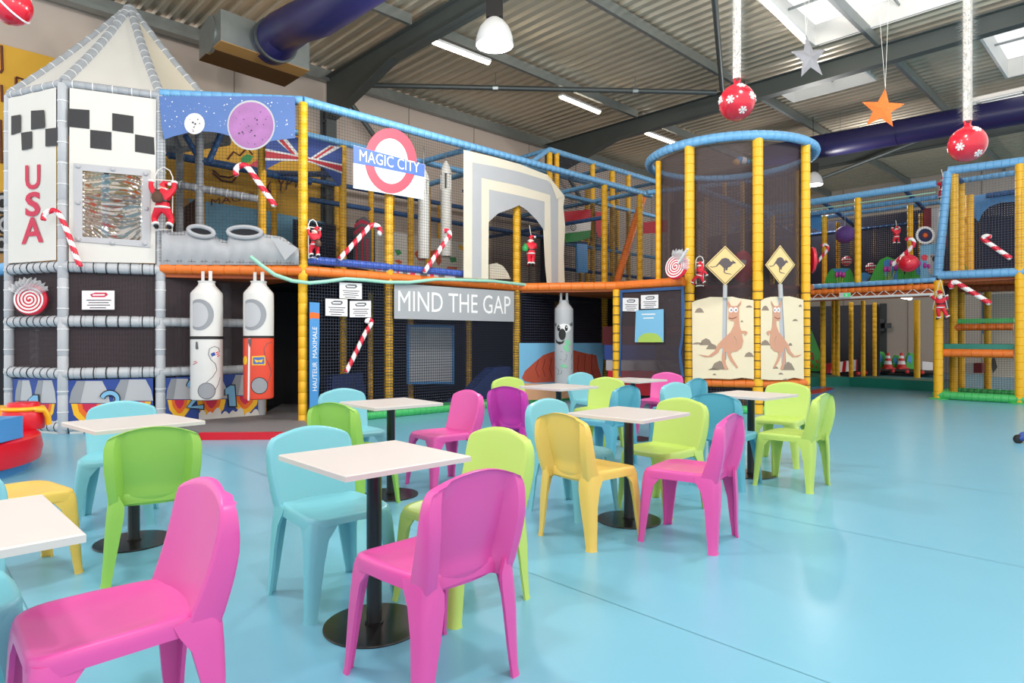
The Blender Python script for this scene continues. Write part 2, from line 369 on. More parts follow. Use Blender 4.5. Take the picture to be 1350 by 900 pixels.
# rooflights
for i, (a0, a1, b0, b1) in enumerate(SKY):
    mb = MB(); h = .42; t_ = .05
    for (x0, x1, y0, y1) in ((a0 - t_, a0, b0 - t_, b1 + t_), (a1, a1 + t_, b0 - t_, b1 + t_), (a0, a1, b0 - t_, b0), (a0, a1, b1, b1 + t_)):
        mb.prism([fp(x0, y0, RZ - .06), fp(x1, y0, RZ - .06), fp(x1, y1, RZ - .06), fp(x0, y1, RZ - .06)], (0, 0, h))
    o = struct('window_%d' % (i + 1), mb, 'skylight_frame', smooth=False)
    mb = MB(); mb.prism([fp(a0, b0, RZ + h - .08), fp(a1, b0, RZ + h - .08), fp(a1, b1, RZ + h - .08), fp(a0, b1, RZ + h - .08)], (0, 0, .01)); mb.build('pane', 'skylight_pane', o, smooth=False)
    mb = MB(); am = (a0 + a1) / 2; bm_ = (b0 + b1) / 2
    mb.box(fp(am, bm_, RZ + .2), (.03, b1 - b0, .04), RH); mb.box(fp(am, bm_, RZ + .2), (a1 - a0, .03, .04), RH); mb.sweep([fp(am, bm_, RZ + .2), fp(am + .25, bm_ - .2, RZ + .02)], .025, 8)
    mb.build('opening_gear', 'galv', o, smooth=False)
# strip lamps under the first purlin, more out of view further on
def strip(p, q, label):
    t = thing('strip_lamp', p.lerp(q, .5), label, 'lamp', 'strip lamps under the roof')
    d = (q - p).normalized()
    mb = MB(); pts, dd = beam_box('', p + Vector((0, 0, .05)), q + Vector((0, 0, .05)), .13, .05, 0); mb.prism(pts, dd); mb.build('housing', 'lamp_body', t, smooth=False)
    mb = MB(); n_ = 8; s_ = d.cross(Vector((0, 0, 1))).normalized()
    prof = [s_ * .06 * math.cos(PI * k / n_) - Vector((0, 0, 1)) * .055 * math.sin(PI * k / n_) for k in range(n_ + 1)]
    mb.prism([p + d * .02 + Vector((0, 0, .026)) + v for v in prof], (q - p) - d * .04); mb.build('diffuser', 'tube_lamp', t)
    return t
for p, q, l in ((P(571, 56, 12.0), P(645, 84, 13.05), 'strip lamp just below the bell bay lamp, first of the lit row'),
                (P(739, 128, 15.1), P(790, 149, 16.3), 'middle strip lamp of the lit row, hanging right under the brace tube'),
                (P(852, 176, 17.8), P(890, 190, 19.0), 'small strip lamp just above the round net tower'),
                (P(1000, -6, 10.9), P(1063, 56, 13.0), 'long pale strip trunking beside the big rooflight')):
    strip(p, q, l)
# high bay lamp(s)
def bay(c, label, lit=True, pw=0):
    t = thing('bay_lamp', c, label, 'lamp')
    prof = [(.245, 0), (.25, .02), (.235, .12), (.2, .22), (.13, .31), (.08, .35)]
    mb = MB(); n_ = 48
    vs = []
    for r, z in prof:
        for j in range(n_):
            a = 2 * PI * j / n_; rr = r * (1.0 if j % 2 else .965); vs.append(c + Vector((rr * math.cos(a), rr * math.sin(a), z)))
    mb.add(vs, [(i * n_ + j, i * n_ + (j + 1) % n_, (i + 1) * n_ + (j + 1) % n_, (i + 1) * n_ + j) for i in range(5) for j in range(n_)]); mb.build('reflector', 'lamp_body', t, angle=60)
    MB().lathe(c, [(0.001, .03), (.12, .022), (.238, .012), (.238, .03), (.1, .2), (.001, .22)], 32).build('lens', 'bay_glass', t)
    mb = MB(); mb.box(c + Vector((0, 0, .47)), (.22, .17, .24)); mb.box(c + Vector((0.0, 0, .36)), (.16, .14, .06)); mb.build('ballast', 'santa_black', t, smooth=False)
    mb = MB(); mb.sweep([c + Vector((0, 0, .58)), (c.x, c.y, RZ)], .008, 6); mb.build('cable', 'santa_black', t)
    if pw:
        l = bpy.data.lights.new('bay_light', 'POINT'); l.energy = pw; l.shadow_soft_size = .24; l.color = (1, .97, .93)
        lo = bpy.data.objects.new('bay_light', l); C.objects.link(lo); lo.location = c + Vector((0, 0, -.28)); lo.parent = None
    return t
bay(P(652, 60, 8.45), 'ribbed glass bell bay lamp hanging in front of the ribbed roof', pw=330)
bay(P(1072, 244, 17.5), 'far bay lamp half hidden behind the round net tower', pw=330)
for (x, y), l in zip(((-3.2, 3.5), (2.6, 4.5), (6.5, 7.5), (0.5, 1.0)), ('over the near left table', 'over the tables', 'over the open floor', 'over the camera side')):  # lamps added out of view for top light on tables and ceiling
    bay(Vector((x, y, 5.9)), 'added bell bay lamp out of view under the roof ' + l, pw=330)
# ventilation: plenum box with elbow and two navy ducts
g = thing('air_diffuser_box', P(350, 80, 10.8), 'galvanised air box with tan underside under the roof edge', 'ventilation')
A_, B_ = P(291, 53, 10.2), P(408, 93, 11.35); B_.z = A_.z = 6.0
up_ = Vector((0, 0, .5)); bk = U2 * 1.0
MB().prism([A_, B_, B_ + up_, A_ + up_], bk).build('casing', 'galv', g, smooth=False)
MB().prism([A_ - up_ * .02, B_ - up_ * .02, B_ - up_ * .02 + bk * .38, A_ - up_ * .02 + bk * .38], (0, 0, .01)).build('filter_strip', 'duct_tan', g, smooth=False)
MB().prism([A_ - up_ * .03 + bk * .38, B_ - up_ * .03 + bk * .38, B_ - up_ * .03 + bk, A_ - up_ * .03 + bk], (0, 0, .02)).build('grille', 'duct_brown', g, smooth=False)
MB().lathe(A_ + bk * .5 - U1 * .02 + up_ * .5, [(.3, 0), (.3, .05), (.26, .09), (.001, .09)], 24, R=Matrix.Rotation(PI / 2, 3, U2) @ Matrix.Identity(3)).build('end_fan', 'galv', g)
mid = A_.lerp(B_, .56) + up_ * .5
e0 = mid + bk * .1; e1 = mid - U2 * .16; e2 = mid - U2 * .45 + U1 * .05 + Vector((0, 0, .12)); 
e3 = P(420, 20, 9.4); e4 = P(540, -60, 8.2)
t = thing('ventilation_duct', e1, 'thick navy fabric duct bending out of the galvanised air box', 'duct', 'navy ventilation ducts')
MB().sweep([e0, e1, e1.lerp(e2, .6), e2.lerp(e3, .35), e3, e4], [.34, .34, .33, .3, .3, .3], 28).build('sleeve', 'duct_navy', t)
MB().sweep([e1 + U2 * .05, e1 - U2 * .0], .37, 28).build('collar', 'galv_dark', t)
q0, q1 = fp(15.2, 2.0, 6.35), fp(13.6, -9.4, 6.35)
t = thing('ventilation_duct', P(1200, 170, 15.8), 'long navy round duct crossing the far roof behind the round net tower', 'duct', 'navy ventilation ducts')
p0, p1 = P(1010, 206, 18.6), P(1420, 132, 13.6); MB().sweep([p0, p1], .31, 28).build('sleeve', 'duct_navy', t)
for f in (.25, .5, .75): MB().sweep([p0.lerp(p1, f - .004), p0.lerp(p1, f + .004)], .318, 28).build('clamp_ring', 'duct_navy', t)
for f in (.3, .7): c_ = p0.lerp(p1, f); MB().sweep([c_, (c_.x, c_.y, RZ)], .006, 6).build('hanger', 'galv', t)
# cable tray and blue pipe on the long wall above the tent roof
t = thing('cable_tray', fp(-1, WB - .3, 6.9), 'grey cable tray with a bright blue pipe along the wall top', 'cable tray')
mb = MB(); mb.box(fp(-.6, WB - .35, 6.93), (5.6, .2, .02), RH); mb.box(fp(-.6, WB - .45, 6.96), (5.6, .01, .08), RH); mb.build('tray', 'galv', t, smooth=False)
MB().sweep([fp(-3.4, WB - .38, 6.99), fp(2.2, WB - .38, 6.99)], .018, 8).build('pipe', 'soft_blue', t)

# ============================================================ TABLES AND CHAIRS
def make_table(label):
    t = thing('cafe_table', (0, 0, 0), label, 'table', 'square cafe tables')
    mb = MB(); z = .742; h = .3; e = .004
    mb.add([(-h + e, -h + e, z), (h - e, -h + e, z), (h - e, h - e, z), (-h + e, h - e, z), (-h, -h, z - e), (h, -h, z - e), (h, h, z - e), (-h, h, z - e),
            (-h, -h, z - .024), (h, -h, z - .024), (h, h, z - .024), (-h, h, z - .024)],
           [(0, 1, 2, 3)] + [(i, (i + 1) % 4, 4 + (i + 1) % 4, 4 + i) for i in range(4)] + [(4 + i, 4 + (i + 1) % 4, 8 + (i + 1) % 4, 8 + i) for i in range(4)] + [(11, 10, 9, 8)])
    mb.build('tabletop', 'table_white', t, smooth=False, origin=(0, 0, 0))
    MB().lathe((0, 0, 0), [(.035, .008), (.033, .02), (.033, .70), (.034, .702)], 28).build('post', 'black_metal', t, origin=(0, 0, 0))
    MB().lathe((0, 0, 0), [(.001, .718), (.11, .718), (.11, .706), (.03, .7)], 20).build('mounting_plate', 'black_metal', t, origin=(0, 0, 0))
    MB().lathe((0, 0, 0), [(.001, 0), (.216, 0), (.218, .004), (.216, .009), (.06, .013), (.04, .013), (.04, .02), (.03, .022)], 48).build('base', 'black_metal', t, origin=(0, 0, 0))
    return t
def interp(x, xs, ys):
    if x <= xs[0]: return ys[0]
    for i in range(len(xs) - 1):
        if x <= xs[i + 1]:
            t = (x - xs[i]) / (xs[i + 1] - xs[i]); t = t * t * (3 - 2 * t) if False else t
            return ys[i] + (ys[i + 1] - ys[i]) * t
    return ys[-1]
def chair_seat():
    mb = MB(); n = 64; rings = []
    def outline(k, s_, z):
        out = []
        for j in range(n):
            a = 2 * PI * j / n; c, s2 = math.cos(a), math.sin(a); e = .31
            x = .212 * math.copysign(abs(c) ** e, c); y = .215 * math.copysign(abs(s2) ** e, s2)
            x *= 1 - .09 * max(0, -y / .215); zz = z(x / .212, y / .215) if callable(z) else z
            out.append((x * s_, y * s_ + .005, zz))
        return out
    dish = lambda d: (lambda x, y: d - .012 * max(0, y) ** 4)
    under = lambda x, y: .400 - .035 * (abs(x) ** 4) * (abs(y) ** 4) + .012 * (y > .8)
    for s_, z in ((.02, .437), (.45, .4385), (.72, dish(.443)), (.88, dish(.4525)), (.95, dish(.4545)), (.985, dish(.449)), (1.0, dish(.438)), (1.008, dish(.425)), (1.01, under), (.975, under), (.96, .43), (.5, .427), (.02, .426)):
        rings.append(outline(0, s_, z))
    vs = [v for r in rings for v in r]; fs = [(i * n + j, i * n + (j + 1) % n, (i + 1) * n + (j + 1) % n, (i + 1) * n + j) for i in range(len(rings) - 1) for j in range(n)]
    fs += [tuple(reversed(range(n))), tuple((len(rings) - 1) * n + j for j in range(n))]
    return mb.add(vs, fs)
def chair_back():
    us = [-1, -.985, -.95, -.9, -.85, -.8, -.76, -.7, -.64, -.4, -.2, 0, .2, .4, .64, .7, .76, .8, .85, .9, .95, .985, 1]
    vsamp = [0, .05, .1, .13, .2, .3, .4, .5, .6, .7, .78, .85, .9, .94, .97, .99, 1]
    def W(v): return interp(v, [0, .1, .3, .55, .8, .88, .93, .97, 1], [.200, .202, .211, .220, .222, .218, .212, .203, .190])
    def flange(v): return interp(v, [0, .12, .35, .65, .88, 1], [.078, .078, .07, .058, .036, .02])
    def front(u, v):
        z = .385 + v * (.80 - .385 - .045 * abs(u) ** 2.0); x = u * W(v)
        y = -.166 - .1 * v - .014 * math.sin(PI * v) + .038 * u * u * (1 - .35 * v)
        e = max(0, (abs(u) - .95) / .05); y -= .012 * e * e
        y -= .010 * max(0, (v - .96) / .04) ** 2
        return (x, y, z)
    def back(u, v):
        x, y, z = front(u, v); y0 = -.166 - .1 * v - .014 * math.sin(PI * v); au = abs(u)
        f = interp(au, [0, .64, .80, .98, 1], [0, 0, 1, 1, .8]); g = interp(v, [0, .14, .22, .95, .99, 1], [1, .9, 0, 0, .3, .15]); k = max(f, g * .3)
        yb = min(y, y0 + .02) - .014 - flange(v) * k
        return (x * (1 if au < .98 else 1), min(yb, y - .012), z - .002 * (v > .99))
    nu, nv = len(us), len(vsamp); vs = [front(u, v) for v in vsamp for u in us] + [back(u, v) for v in vsamp for u in us]; K = nu * nv; fs = []
    for i in range(nv - 1):
        for j in range(nu - 1):
            a = i * nu + j; fs.append((a, a + 1, a + nu + 1, a + nu)); fs.append((K + a, K + a + nu, K + a + nu + 1, K + a + 1))
    for i in range(nv - 1):
        for j in (0, nu - 1):
            a = i * nu + j; fs.append((a, a + nu, K + a + nu, K + a))
    for j in range(nu - 1):
        for i in (0, nv - 1):
            a = i * nu + j; fs.append((a, a + 1, K + a + 1, K + a))
    return MB().add(vs, fs)
def chair_leg(sx, sy):
    mb = MB(); rows = []
    if sy > 0: keys = [(.424, .205, .212, .13, .13), (.40, .210, .218, .12, .12), (.35, .216, .222, .086, .084), (.25, .222, .226, .07, .068), (.12, .229, .231, .056, .054), (.02, .235, .236, .046, .044), (0, .239, .24, .05, .048)]
    else: keys = [(.452, .198, .25, .045, .07), (.432, .203, .252, .055, .14), (.40, .207, .256, .075, .13), (.35, .213, .258, .08, .1), (.25, .219, .258, .07, .075), (.12, .227, .254, .056, .058), (.02, .234, .254, .046, .046), (0, .238, .258, .05, .05)]
    for z, cx, cy, wx, wy in keys:
        t = .014; r = .036 if z > .3 else .028; pr = [(0, -wy), (0, -r), (-.0076 * r / .1, -r * .62), (-r * .29, -r * .29), (-r * .62, -.0076 * r / .1), (-r, 0), (-wx, 0), (-wx, -t), (-t - .008, -t), (-t, -t - .008), (-t, -wy)]
        rows.append([(sx * (cx + x), sy * (cy + y), z) for x, y in pr])
    n = len(rows[0]); vs = [v for r in rows for v in r]
    fs = [(i * n + j, i * n + (j + 1) % n, (i + 1) * n + (j + 1) % n, (i + 1) * n + j) for i in range(len(rows) - 1) for j in range(n)] + [tuple(range(n)), tuple((len(rows) - 1) * n + j for j in reversed(range(n)))]
    return mb.add(vs, fs)
SEAT, BACK = chair_seat(), chair_back(); LEGS = [chair_leg(x, y) for x in (-1, 1) for y in (-1, 1)]
protos = {}
def chair(x, y, fx, fy, colour, label):
    ang = math.atan2(fy, fx) - PI / 2
    if colour not in protos:
        t = thing('plastic_chair', (0, 0, 0), label, 'chair', 'stackable plastic chairs around the tables')
        for mb, nm in [(SEAT, 'seat'), (BACK, 'backrest')] + [(l, 'leg') for l in LEGS]: mb.build(nm, colour, t, origin=(0, 0, 0), angle=50)
        protos[colour] = t
    else: t = copy_tree(protos[colour])
    t.location = (x, y, 0); t.rotation_euler = (0, 0, ang); t['label'] = label
    return t
tproto = None
def table(x, y, deg, label):
    global tproto
    if tproto is None: tproto = t = make_table(label)
    else: t = copy_tree(tproto)
    t.location = (x, y, 0); t.rotation_euler = (0, 0, math.radians(deg)); t['label'] = label
    return t
table(-.602, 2.80, 43, 'big white centre table with a pink and a pale aqua chair pulled up to it')
table(.805, 4.42, 46, 'square white table between the yellow chair and the slim pink chair')
table(-.97, 5.13, 40, 'square white table in front of the MIND THE GAP banner')
table(2.20, 5.90, 41, 'square white table in front of the kangaroo banners')
table(-1.54, 1.68, 45, 'white table cut off by the left edge, over the foreground pink chair')
table(-2.33, 3.95, 50, 'white table nearest the round red seat, behind a green chair back')
table(.50, 6.87, 43, 'small far white table directly below the koala punch bag')
table(1.51, 8.0, 43, 'farthest white table, in front of the navy door net with the posters')
chair(-.31, 2.41, -.7, .71, 'pink', 'pink chair with its back to us at the big centre table')
chair(-.868, 3.12, .66, -.75, 'aqua', 'pale aqua chair left of the big centre table, facing it')
chair(-.25, 3.08, -.70, -.71, 'lime', 'lime chair behind the centre pink chair, its tall back turned half to us')
chair(-1.18, 1.885, -.72, -.69, 'pink', 'large foreground pink chair at the left, seat side on, cut by the bottom edge')
chair(-1.98, 3.54, -.5, .87, 'green_lime', 'green chair with its back square to us, before the left white table')
chair(-2.72, 4.42, .42, -.9, 'aqua', 'aqua chair behind the left white table, below the painted number 2')
chair(-1.80, 1.98, .7, -.7, 'aqua', 'aqua chair cut off by the left edge behind the near white table')
chair(-2.62, 3.38, .58, .81, 'chair_yellow', 'yellow chair at the left edge, only its seat end and front leg showing')
chair(-1.38, 5.63, .62, -.78, 'aqua', 'aqua chair beyond the table before the HAUTEUR MAXIMALE strip')
chair(-1.16, 4.80, .42, .9, 'green_lime', 'green chair with its back to us just behind the pale aqua chair')
chair(-.60, 5.5, -.78, -.62, 'pink', 'pink chair by the table under MIND THE GAP, seat facing left')
chair(.10, 6.32, .55, .83, 'magenta', 'magenta chair seen from behind, next to the dark hill print')
chair(.455, 4.66, .7, -.7, 'aqua', 'aqua chair just behind the yellow chair, facing right')
chair(.505, 4.08, .76, .65, 'chair_yellow', 'yellow chair with its back to us, whole in view')
chair(1.10, 4.73, -.75, -.66, 'lime', 'lime chair directly behind the slim pink chair, facing us')
chair(1.10, 4.02, -.81, .58, 'pink', 'slim pink chair turned side on, standing alone on the open floor side of its table')
chair(1.85, 5.53, .62, .78, 'teal_blue', 'deep teal chair with its back to us, behind the slim pink chair')
chair(2.70, 6.46, -.62, -.78, 'lime', 'lime chair facing us behind the table under the kangaroo banners')
chair(2.385, 5.49, -.72, .69, 'lime', 'lime chair outermost to the right, side on, on the open blue floor')
chair(1.86, 6.45, .6, -.8, 'aqua', 'aqua chair back peeping over the deep teal chair')
chair(.10, 7.36, .55, -.83, 'lime', 'lime chair top showing above the magenta chair')
chair(.97, 7.33, -.55, -.83, 'lime', 'far lime chair behind the table below the koala bag')
chair(.92, 6.42, -.72, .7, 'teal_blue', 'teal chair turned from us between the koala bag table and the yellow chair table')
chair(1.08, 8.4, .6, -.8, 'aqua', 'farthest aqua chair, only its top showing by the yellow post')
chair(1.93, 8.42, -.6, -.8, 'pink', 'farthest pink chair, below the light blue poster')
chair(1.93, 7.55, -.7, .71, 'teal_blue', 'far teal chair half hidden behind the aqua back near the farthest pink chair')

# ============================================================ THE PLAY STRUCTURE, LEFT SIDE
def ties(name, pts, r, mt, parent, axis='z'):
    """thin cords round a foam sleeve; too small to pick apart: one part"""
    mb = MB()
    for p, d in pts:
        d = Vector(d).normalized(); mb.sweep([p - d * .006, p + d * .006], r + .005, 10)
    o = mb.build(name, mt, parent); o['kind'] = 'stuff'; return o
def tie_line(p, q, step=.16):
    p = Vector(p); q = Vector(q); n = max(1, int((q - p).length / step)); return [(p.lerp(q, (i + .5) / n), q - p) for i in range(n)]
RC, RR = Vector((-5.9, 9.9, 0)), 1.477
def rv(k, z=0, r=RR): a = math.radians(-90 + 45 * k); return RC + Vector((r * math.cos(a), r * math.sin(a), z))
T = thing('rocket_tower', RC, 'eight-sided white rocket play tower with tented roof, black checks and USA in red', 'play tower')
for k in range(-3, 5):
    MB().pad(rv(k, 0), rv(k, 2.2 if k in (2, 3) else 4.6), .062, .5, 12).build('post', 'pad_silver' if k in (-1, 0, 1, 2) else 'pad_grey', T)
    if k in (-2, -1, 0, 1): ties('tie', tie_line(rv(k, .15), rv(k, 4.5), .26), .064, 'tie_white', T)
for z, ks in ((4.6, range(-3, 5)), (2.2, range(-3, 5)), (1.48, (-2, -1, 0, 1)), (.79, (-2, -1, 0, 1)), (.09, (-2, -1, 0))):
    for k in ks:
        MB().pad(rv(k, z), rv(k + 1, z), .075 if z < 4 else .058, .13, 12).build('ring_beam', 'pad_silver' if z < 3 else 'pad_grey', T)
        ties('tie', tie_line(rv(k, z), rv(k + 1, z), .19 if z > 4 else .13), .075 if z < 4 else .058, 'tie_white' if z > 4 else 'tie_black', T) if k in (-2, -1, 0, 1) else None
AP = RC + Vector((0, 0, 6.36))
for k in range(-3, 5):
    mb = MB(); n_ = 8; vs = []
    for i in range(n_ + 1):
        f = i / n_; l, r_ = rv(k, 4.62).lerp(AP, f), rv(k + 1, 4.62).lerp(AP, f)
        for j in range(5):
            g_ = j / 4; q = l.lerp(r_, g_); q = q + (Vector((RC.x, RC.y, q.z)) - q) * .05 * math.sin(PI * g_) * (1 - f) ; q.z -= .10 * math.sin(PI * min(1, f * 1.15)) * (.4 + .6 * math.sin(PI * g_)); vs.append(q)
    mb.add(vs, [(i * 5 + j, i * 5 + j + 1, i * 5 + j + 6, i * 5 + j + 5) for i in range(n_) for j in range(4)]); mb.build('roof_panel', 'canvas_cream' if k in (1, 2) else 'canvas_white', T)
    p, q = rv(k, 4.62), AP; path = [p.lerp(q, f) - Vector((0, 0, .06 * math.sin(PI * f))) for f in (0, .15, .3, .45, .6, .75, .9, 1)]
    MB().padpath(path, .06, 10).build('roof_rib', 'pad_grey', T)
    if k in (-1, 0, 1, 2): ties('tie', [(a.lerp(b, f), b - a) for a, b in zip(path, path[1:]) for f in (.25, .75)], .058, 'tie_white', T)
MB().lathe(AP, [(.1, -.08), (.09, .0), (.03, .05), (.001, .06)], 12).build('roof_cap', 'pad_grey', T)
plL = plane2(rv(-1), rv(0)); plR = plane2(rv(0), rv(1))
def facepanel(k, z0, z1, mt, name, off=.05, n_=10, amp=.015):
    a, b = rv(k), rv(k + 1); d = (b - a).normalized(); nrm = Vector((d.y, -d.x, 0)); nrm = nrm if nrm.dot(a - RC) > 0 else -nrm
    a = a + d * .06; b = b - d * .06; vs = []
    for i in range(n_ + 1):
        for j in range(n_ + 1):
            q = a.lerp(b, i / n_); q.z = z0 + (z1 - z0) * j / n_; vs.append(q + nrm * (off + amp * math.sin(i * 1.7 + j * .6) * (1 if 0 < i < n_ else 0)))
    return MB().add(vs, [(i * (n_ + 1) + j, (i + 1) * (n_ + 1) + j, (i + 1) * (n_ + 1) + j + 1, i * (n_ + 1) + j + 1) for i in range(n_) for j in range(n_)]).build(name, mt, T)
facepanel(-1, 2.28, 4.54, 'canvas_white', 'canvas_panel', amp=.006); facepanel(-2, 2.28, 4.54, 'canvas_white', 'canvas_panel')
# the window panel is four strips round the opening
def strip4(pl, outer, inner, off, mt, name, parent, th=.01):
    for i in range(4):
        j = (i + 1) % 4; poly(pl, [outer[i], outer[j], inner[j], inner[i]], off, mt, name, parent, th)
a_, b_ = rv(0), rv(1)
OUT = [(92, 116), (206, 131), (205, 347), (91, 345)]; INN = [(103, 220), (193, 229), (192, 320), (103, 314)]
strip4(plR, OUT, INN, .05, 'canvas_white', 'canvas_panel', T)
W0, W1 = [(97, 215), (198, 224), (198, 326), (98, 318)], [(109, 225), (188, 232), (187, 317), (109, 312)]
strip4(plR, W0, W1, .064, 'print_lt_grey', 'window_frame', T, .012)
for x, y in ((103, 219), (149, 223), (192, 229), (103, 267), (193, 275), (103, 315), (148, 320), (191, 321)):
    MB().ball(plR.at(x, y, .078), .032, 10, 6).build('rivet', 'print_lt_grey', T)
p = [plR.at(x, y, .052) for x, y in W1]; mb = MB(); n_ = 72; vs = []
for i in range(n_ + 1):
    for j in range(n_ + 1):
        q = p[0].lerp(p[1], i / n_).lerp(p[3].lerp(p[2], i / n_), j / n_); u = i / n_ - .5; v = j / n_
        vs.append(q + plR.n * (.012 * math.sin(62 * (v + (1.9 * v - .5) * .9 * u * u) + 2.2 * math.sin(5 * u + 3 * v) + 1.5 * math.sin(17 * v)) + .003 * math.sin(140 * (v + (2.1 * v - .6) * u * u) + 4 * u)) * min(1, (1 - abs(2 * u)) * 9))
mb.add(vs, [(i * (n_ + 1) + j, (i + 1) * (n_ + 1) + j, (i + 1) * (n_ + 1) + j + 1, i * (n_ + 1) + j + 1) for i in range(n_) for j in range(n_)]); mb.build('clear_pane', 'clear_pvc', T)
for sq in ([(15, 153), (27, 151), (27, 174), (15, 178)], [(41, 146), (58, 145), (59, 168), (41, 171)], [(28, 175), (42, 173), (42, 195), (29, 198)], [(60, 170), (76, 168), (76, 192), (60, 193)]):
    poly(plL, sq, .062, 'canvas_black', 'black_square', T)
for sq in ([(90, 143), (118, 145), (118, 170), (89, 167)], [(148, 149), (176, 153), (176, 176), (148, 172)], [(119, 171), (147, 174), (147, 198), (119, 195)], [(178, 177), (203, 181), (204, 204), (178, 200)]):
    poly(plR, sq, .062, 'canvas_black', 'black_square', T)
text_on(plL, 'U', (33, 250), (53, 249), (33, 218), .062, 'print_red', T, bold=.02); text_on(plL, 'S', (33, 286), (53, 284), (33, 254), .062, 'print_red', T, bold=.03); text_on(plL, 'A', (28, 322), (57, 319), (28, 288), .062, 'print_red', T, bold=.02)
# lower zone: fine dark nets over panels and boards coloured dark for the shaded inside, painted rocket nozzles along the bottom
for k in (-2, -1, 0, 1):
    a, b = rv(k) - (rv(k) - RC) * .02, rv(k + 1) - (rv(k + 1) - RC) * .02
    quad_net('net', (a.x, a.y, .8), (b.x, b.y, .8), (b.x, b.y, 2.15), (a.x, a.y, 2.15), 'net_fine', T)
for k in (2, 3, 4, 5):
    a, b = rv(k), rv(k + 1); MB().prism([(a.x, a.y, 0), (b.x, b.y, 0), (b.x, b.y, 2.15), (a.x, a.y, 2.15)], (a - RC).normalized() * .03).build('dark_backing', 'dark_brown' if 'dark_brown' in M else mat('dark_brown', (46, 30, 30), .8) and 'dark_brown', T, smooth=False)  # dark sheets put in for the shade inside the tower
MB().lathe(RC, [(.01, 2.1), (1.35, 2.1), (1.35, 2.16), (.01, 2.16)], 8, R=Matrix.Rotation(math.radians(22.5 * 0), 3, 'Z')).build('deck', 'canvas_deep', T, smooth=False)
MB().lathe(RC, [(.01, .0), (1.36, .0), (1.36, .05), (.01, .05)], 8).build('floor_mat', 'canvas_deep', T, smooth=False)
P1 = Vector((-3.83, 9.8, 0)); plN = plane2(rv(1), P1)
def nozzles(pl, panel, noz, parent):
    poly(pl, panel, .0, 'flag_blue', 'painted_panel', parent, .012)
    for x0, x1, y0, ym, yb in noz:
        cx = (x0 + x1) / 2; w2 = (x1 - x0) / 2
        poly(pl, [(cx - w2 * .62, y0), (cx + w2 * .62, y0), (cx + w2 * .9, (y0 + ym) / 2), (x1, ym), (x0, ym), (cx - w2 * .9, (y0 + ym) / 2)], .013, 'print_lt_grey', 'nozzle', parent)
        poly(pl, [(cx - w2 * .62, y0), (cx - w2 * .2, y0), (cx - w2 * .45, ym), (x0, ym), (cx - w2 * .9, (y0 + ym) / 2)], .0165, 'print_grey', 'nozzle_shade', parent) if w2 > 9 else None
        for f, m_ in ((.9, 'print_yellow'), (.6, 'print_orange'), (.36, 'print_red')):
            h = (yb - ym) * (f * .9 + .1); poly(pl, [(cx - w2 * f, ym + 1), (cx + w2 * f, ym + 1), (cx + w2 * f * .85, ym + h * .5), (cx + w2 * f * .3, ym + h * .92), (cx, ym + h), (cx - w2 * f * .3, ym + h * .92), (cx - w2 * f * .85, ym + h * .5)], .013 + (1 - f) * .012, m_, 'flame', parent)
def cloud(pl, x0, x1, yt, ybf, parent, off=.03):
    pts = []; n_ = max(3, int((x1 - x0) / 9))
    for i in range(n_): pts += [(x0 + (x1 - x0) * (i + f) / n_, yt - 5 * math.sin(PI * f) + 3 * math.sin(i * 2.3)) for f in (0, .2, .4, .6, .8)]
    poly(pl, [(x0, ybf(x0))] + pts + [(x1, yt + 3), (x1, ybf(x1))], off, 'canvas_white', 'smoke_cloud', parent, .008)
nozzles(plL, [(18, 499), (81, 497), (81, 571), (18, 565)], [(20, 43, 501, 528, 556), (45, 74, 501, 531, 560)], T)
nozzles(plR, [(89, 501), (202, 498), (202, 566), (89, 572)], [(91, 145, 502, 531, 566), (149, 202, 500, 528, 560)], T)
nozzles(plN, [(217, 498), (343, 491), (343, 553), (217, 565)], [(219, 254, 499, 526, 556), (257, 300, 497, 525, 556), (303, 343, 494, 521, 549)], T)
cloud(plL, 52, 82, 561, lambda x: 576, T); cloud(plN, 262, 342, 545, lambda x: 563 - (x - 262) * .12, T); cloud(plR, 92, 110, 561, lambda x: 574, T)
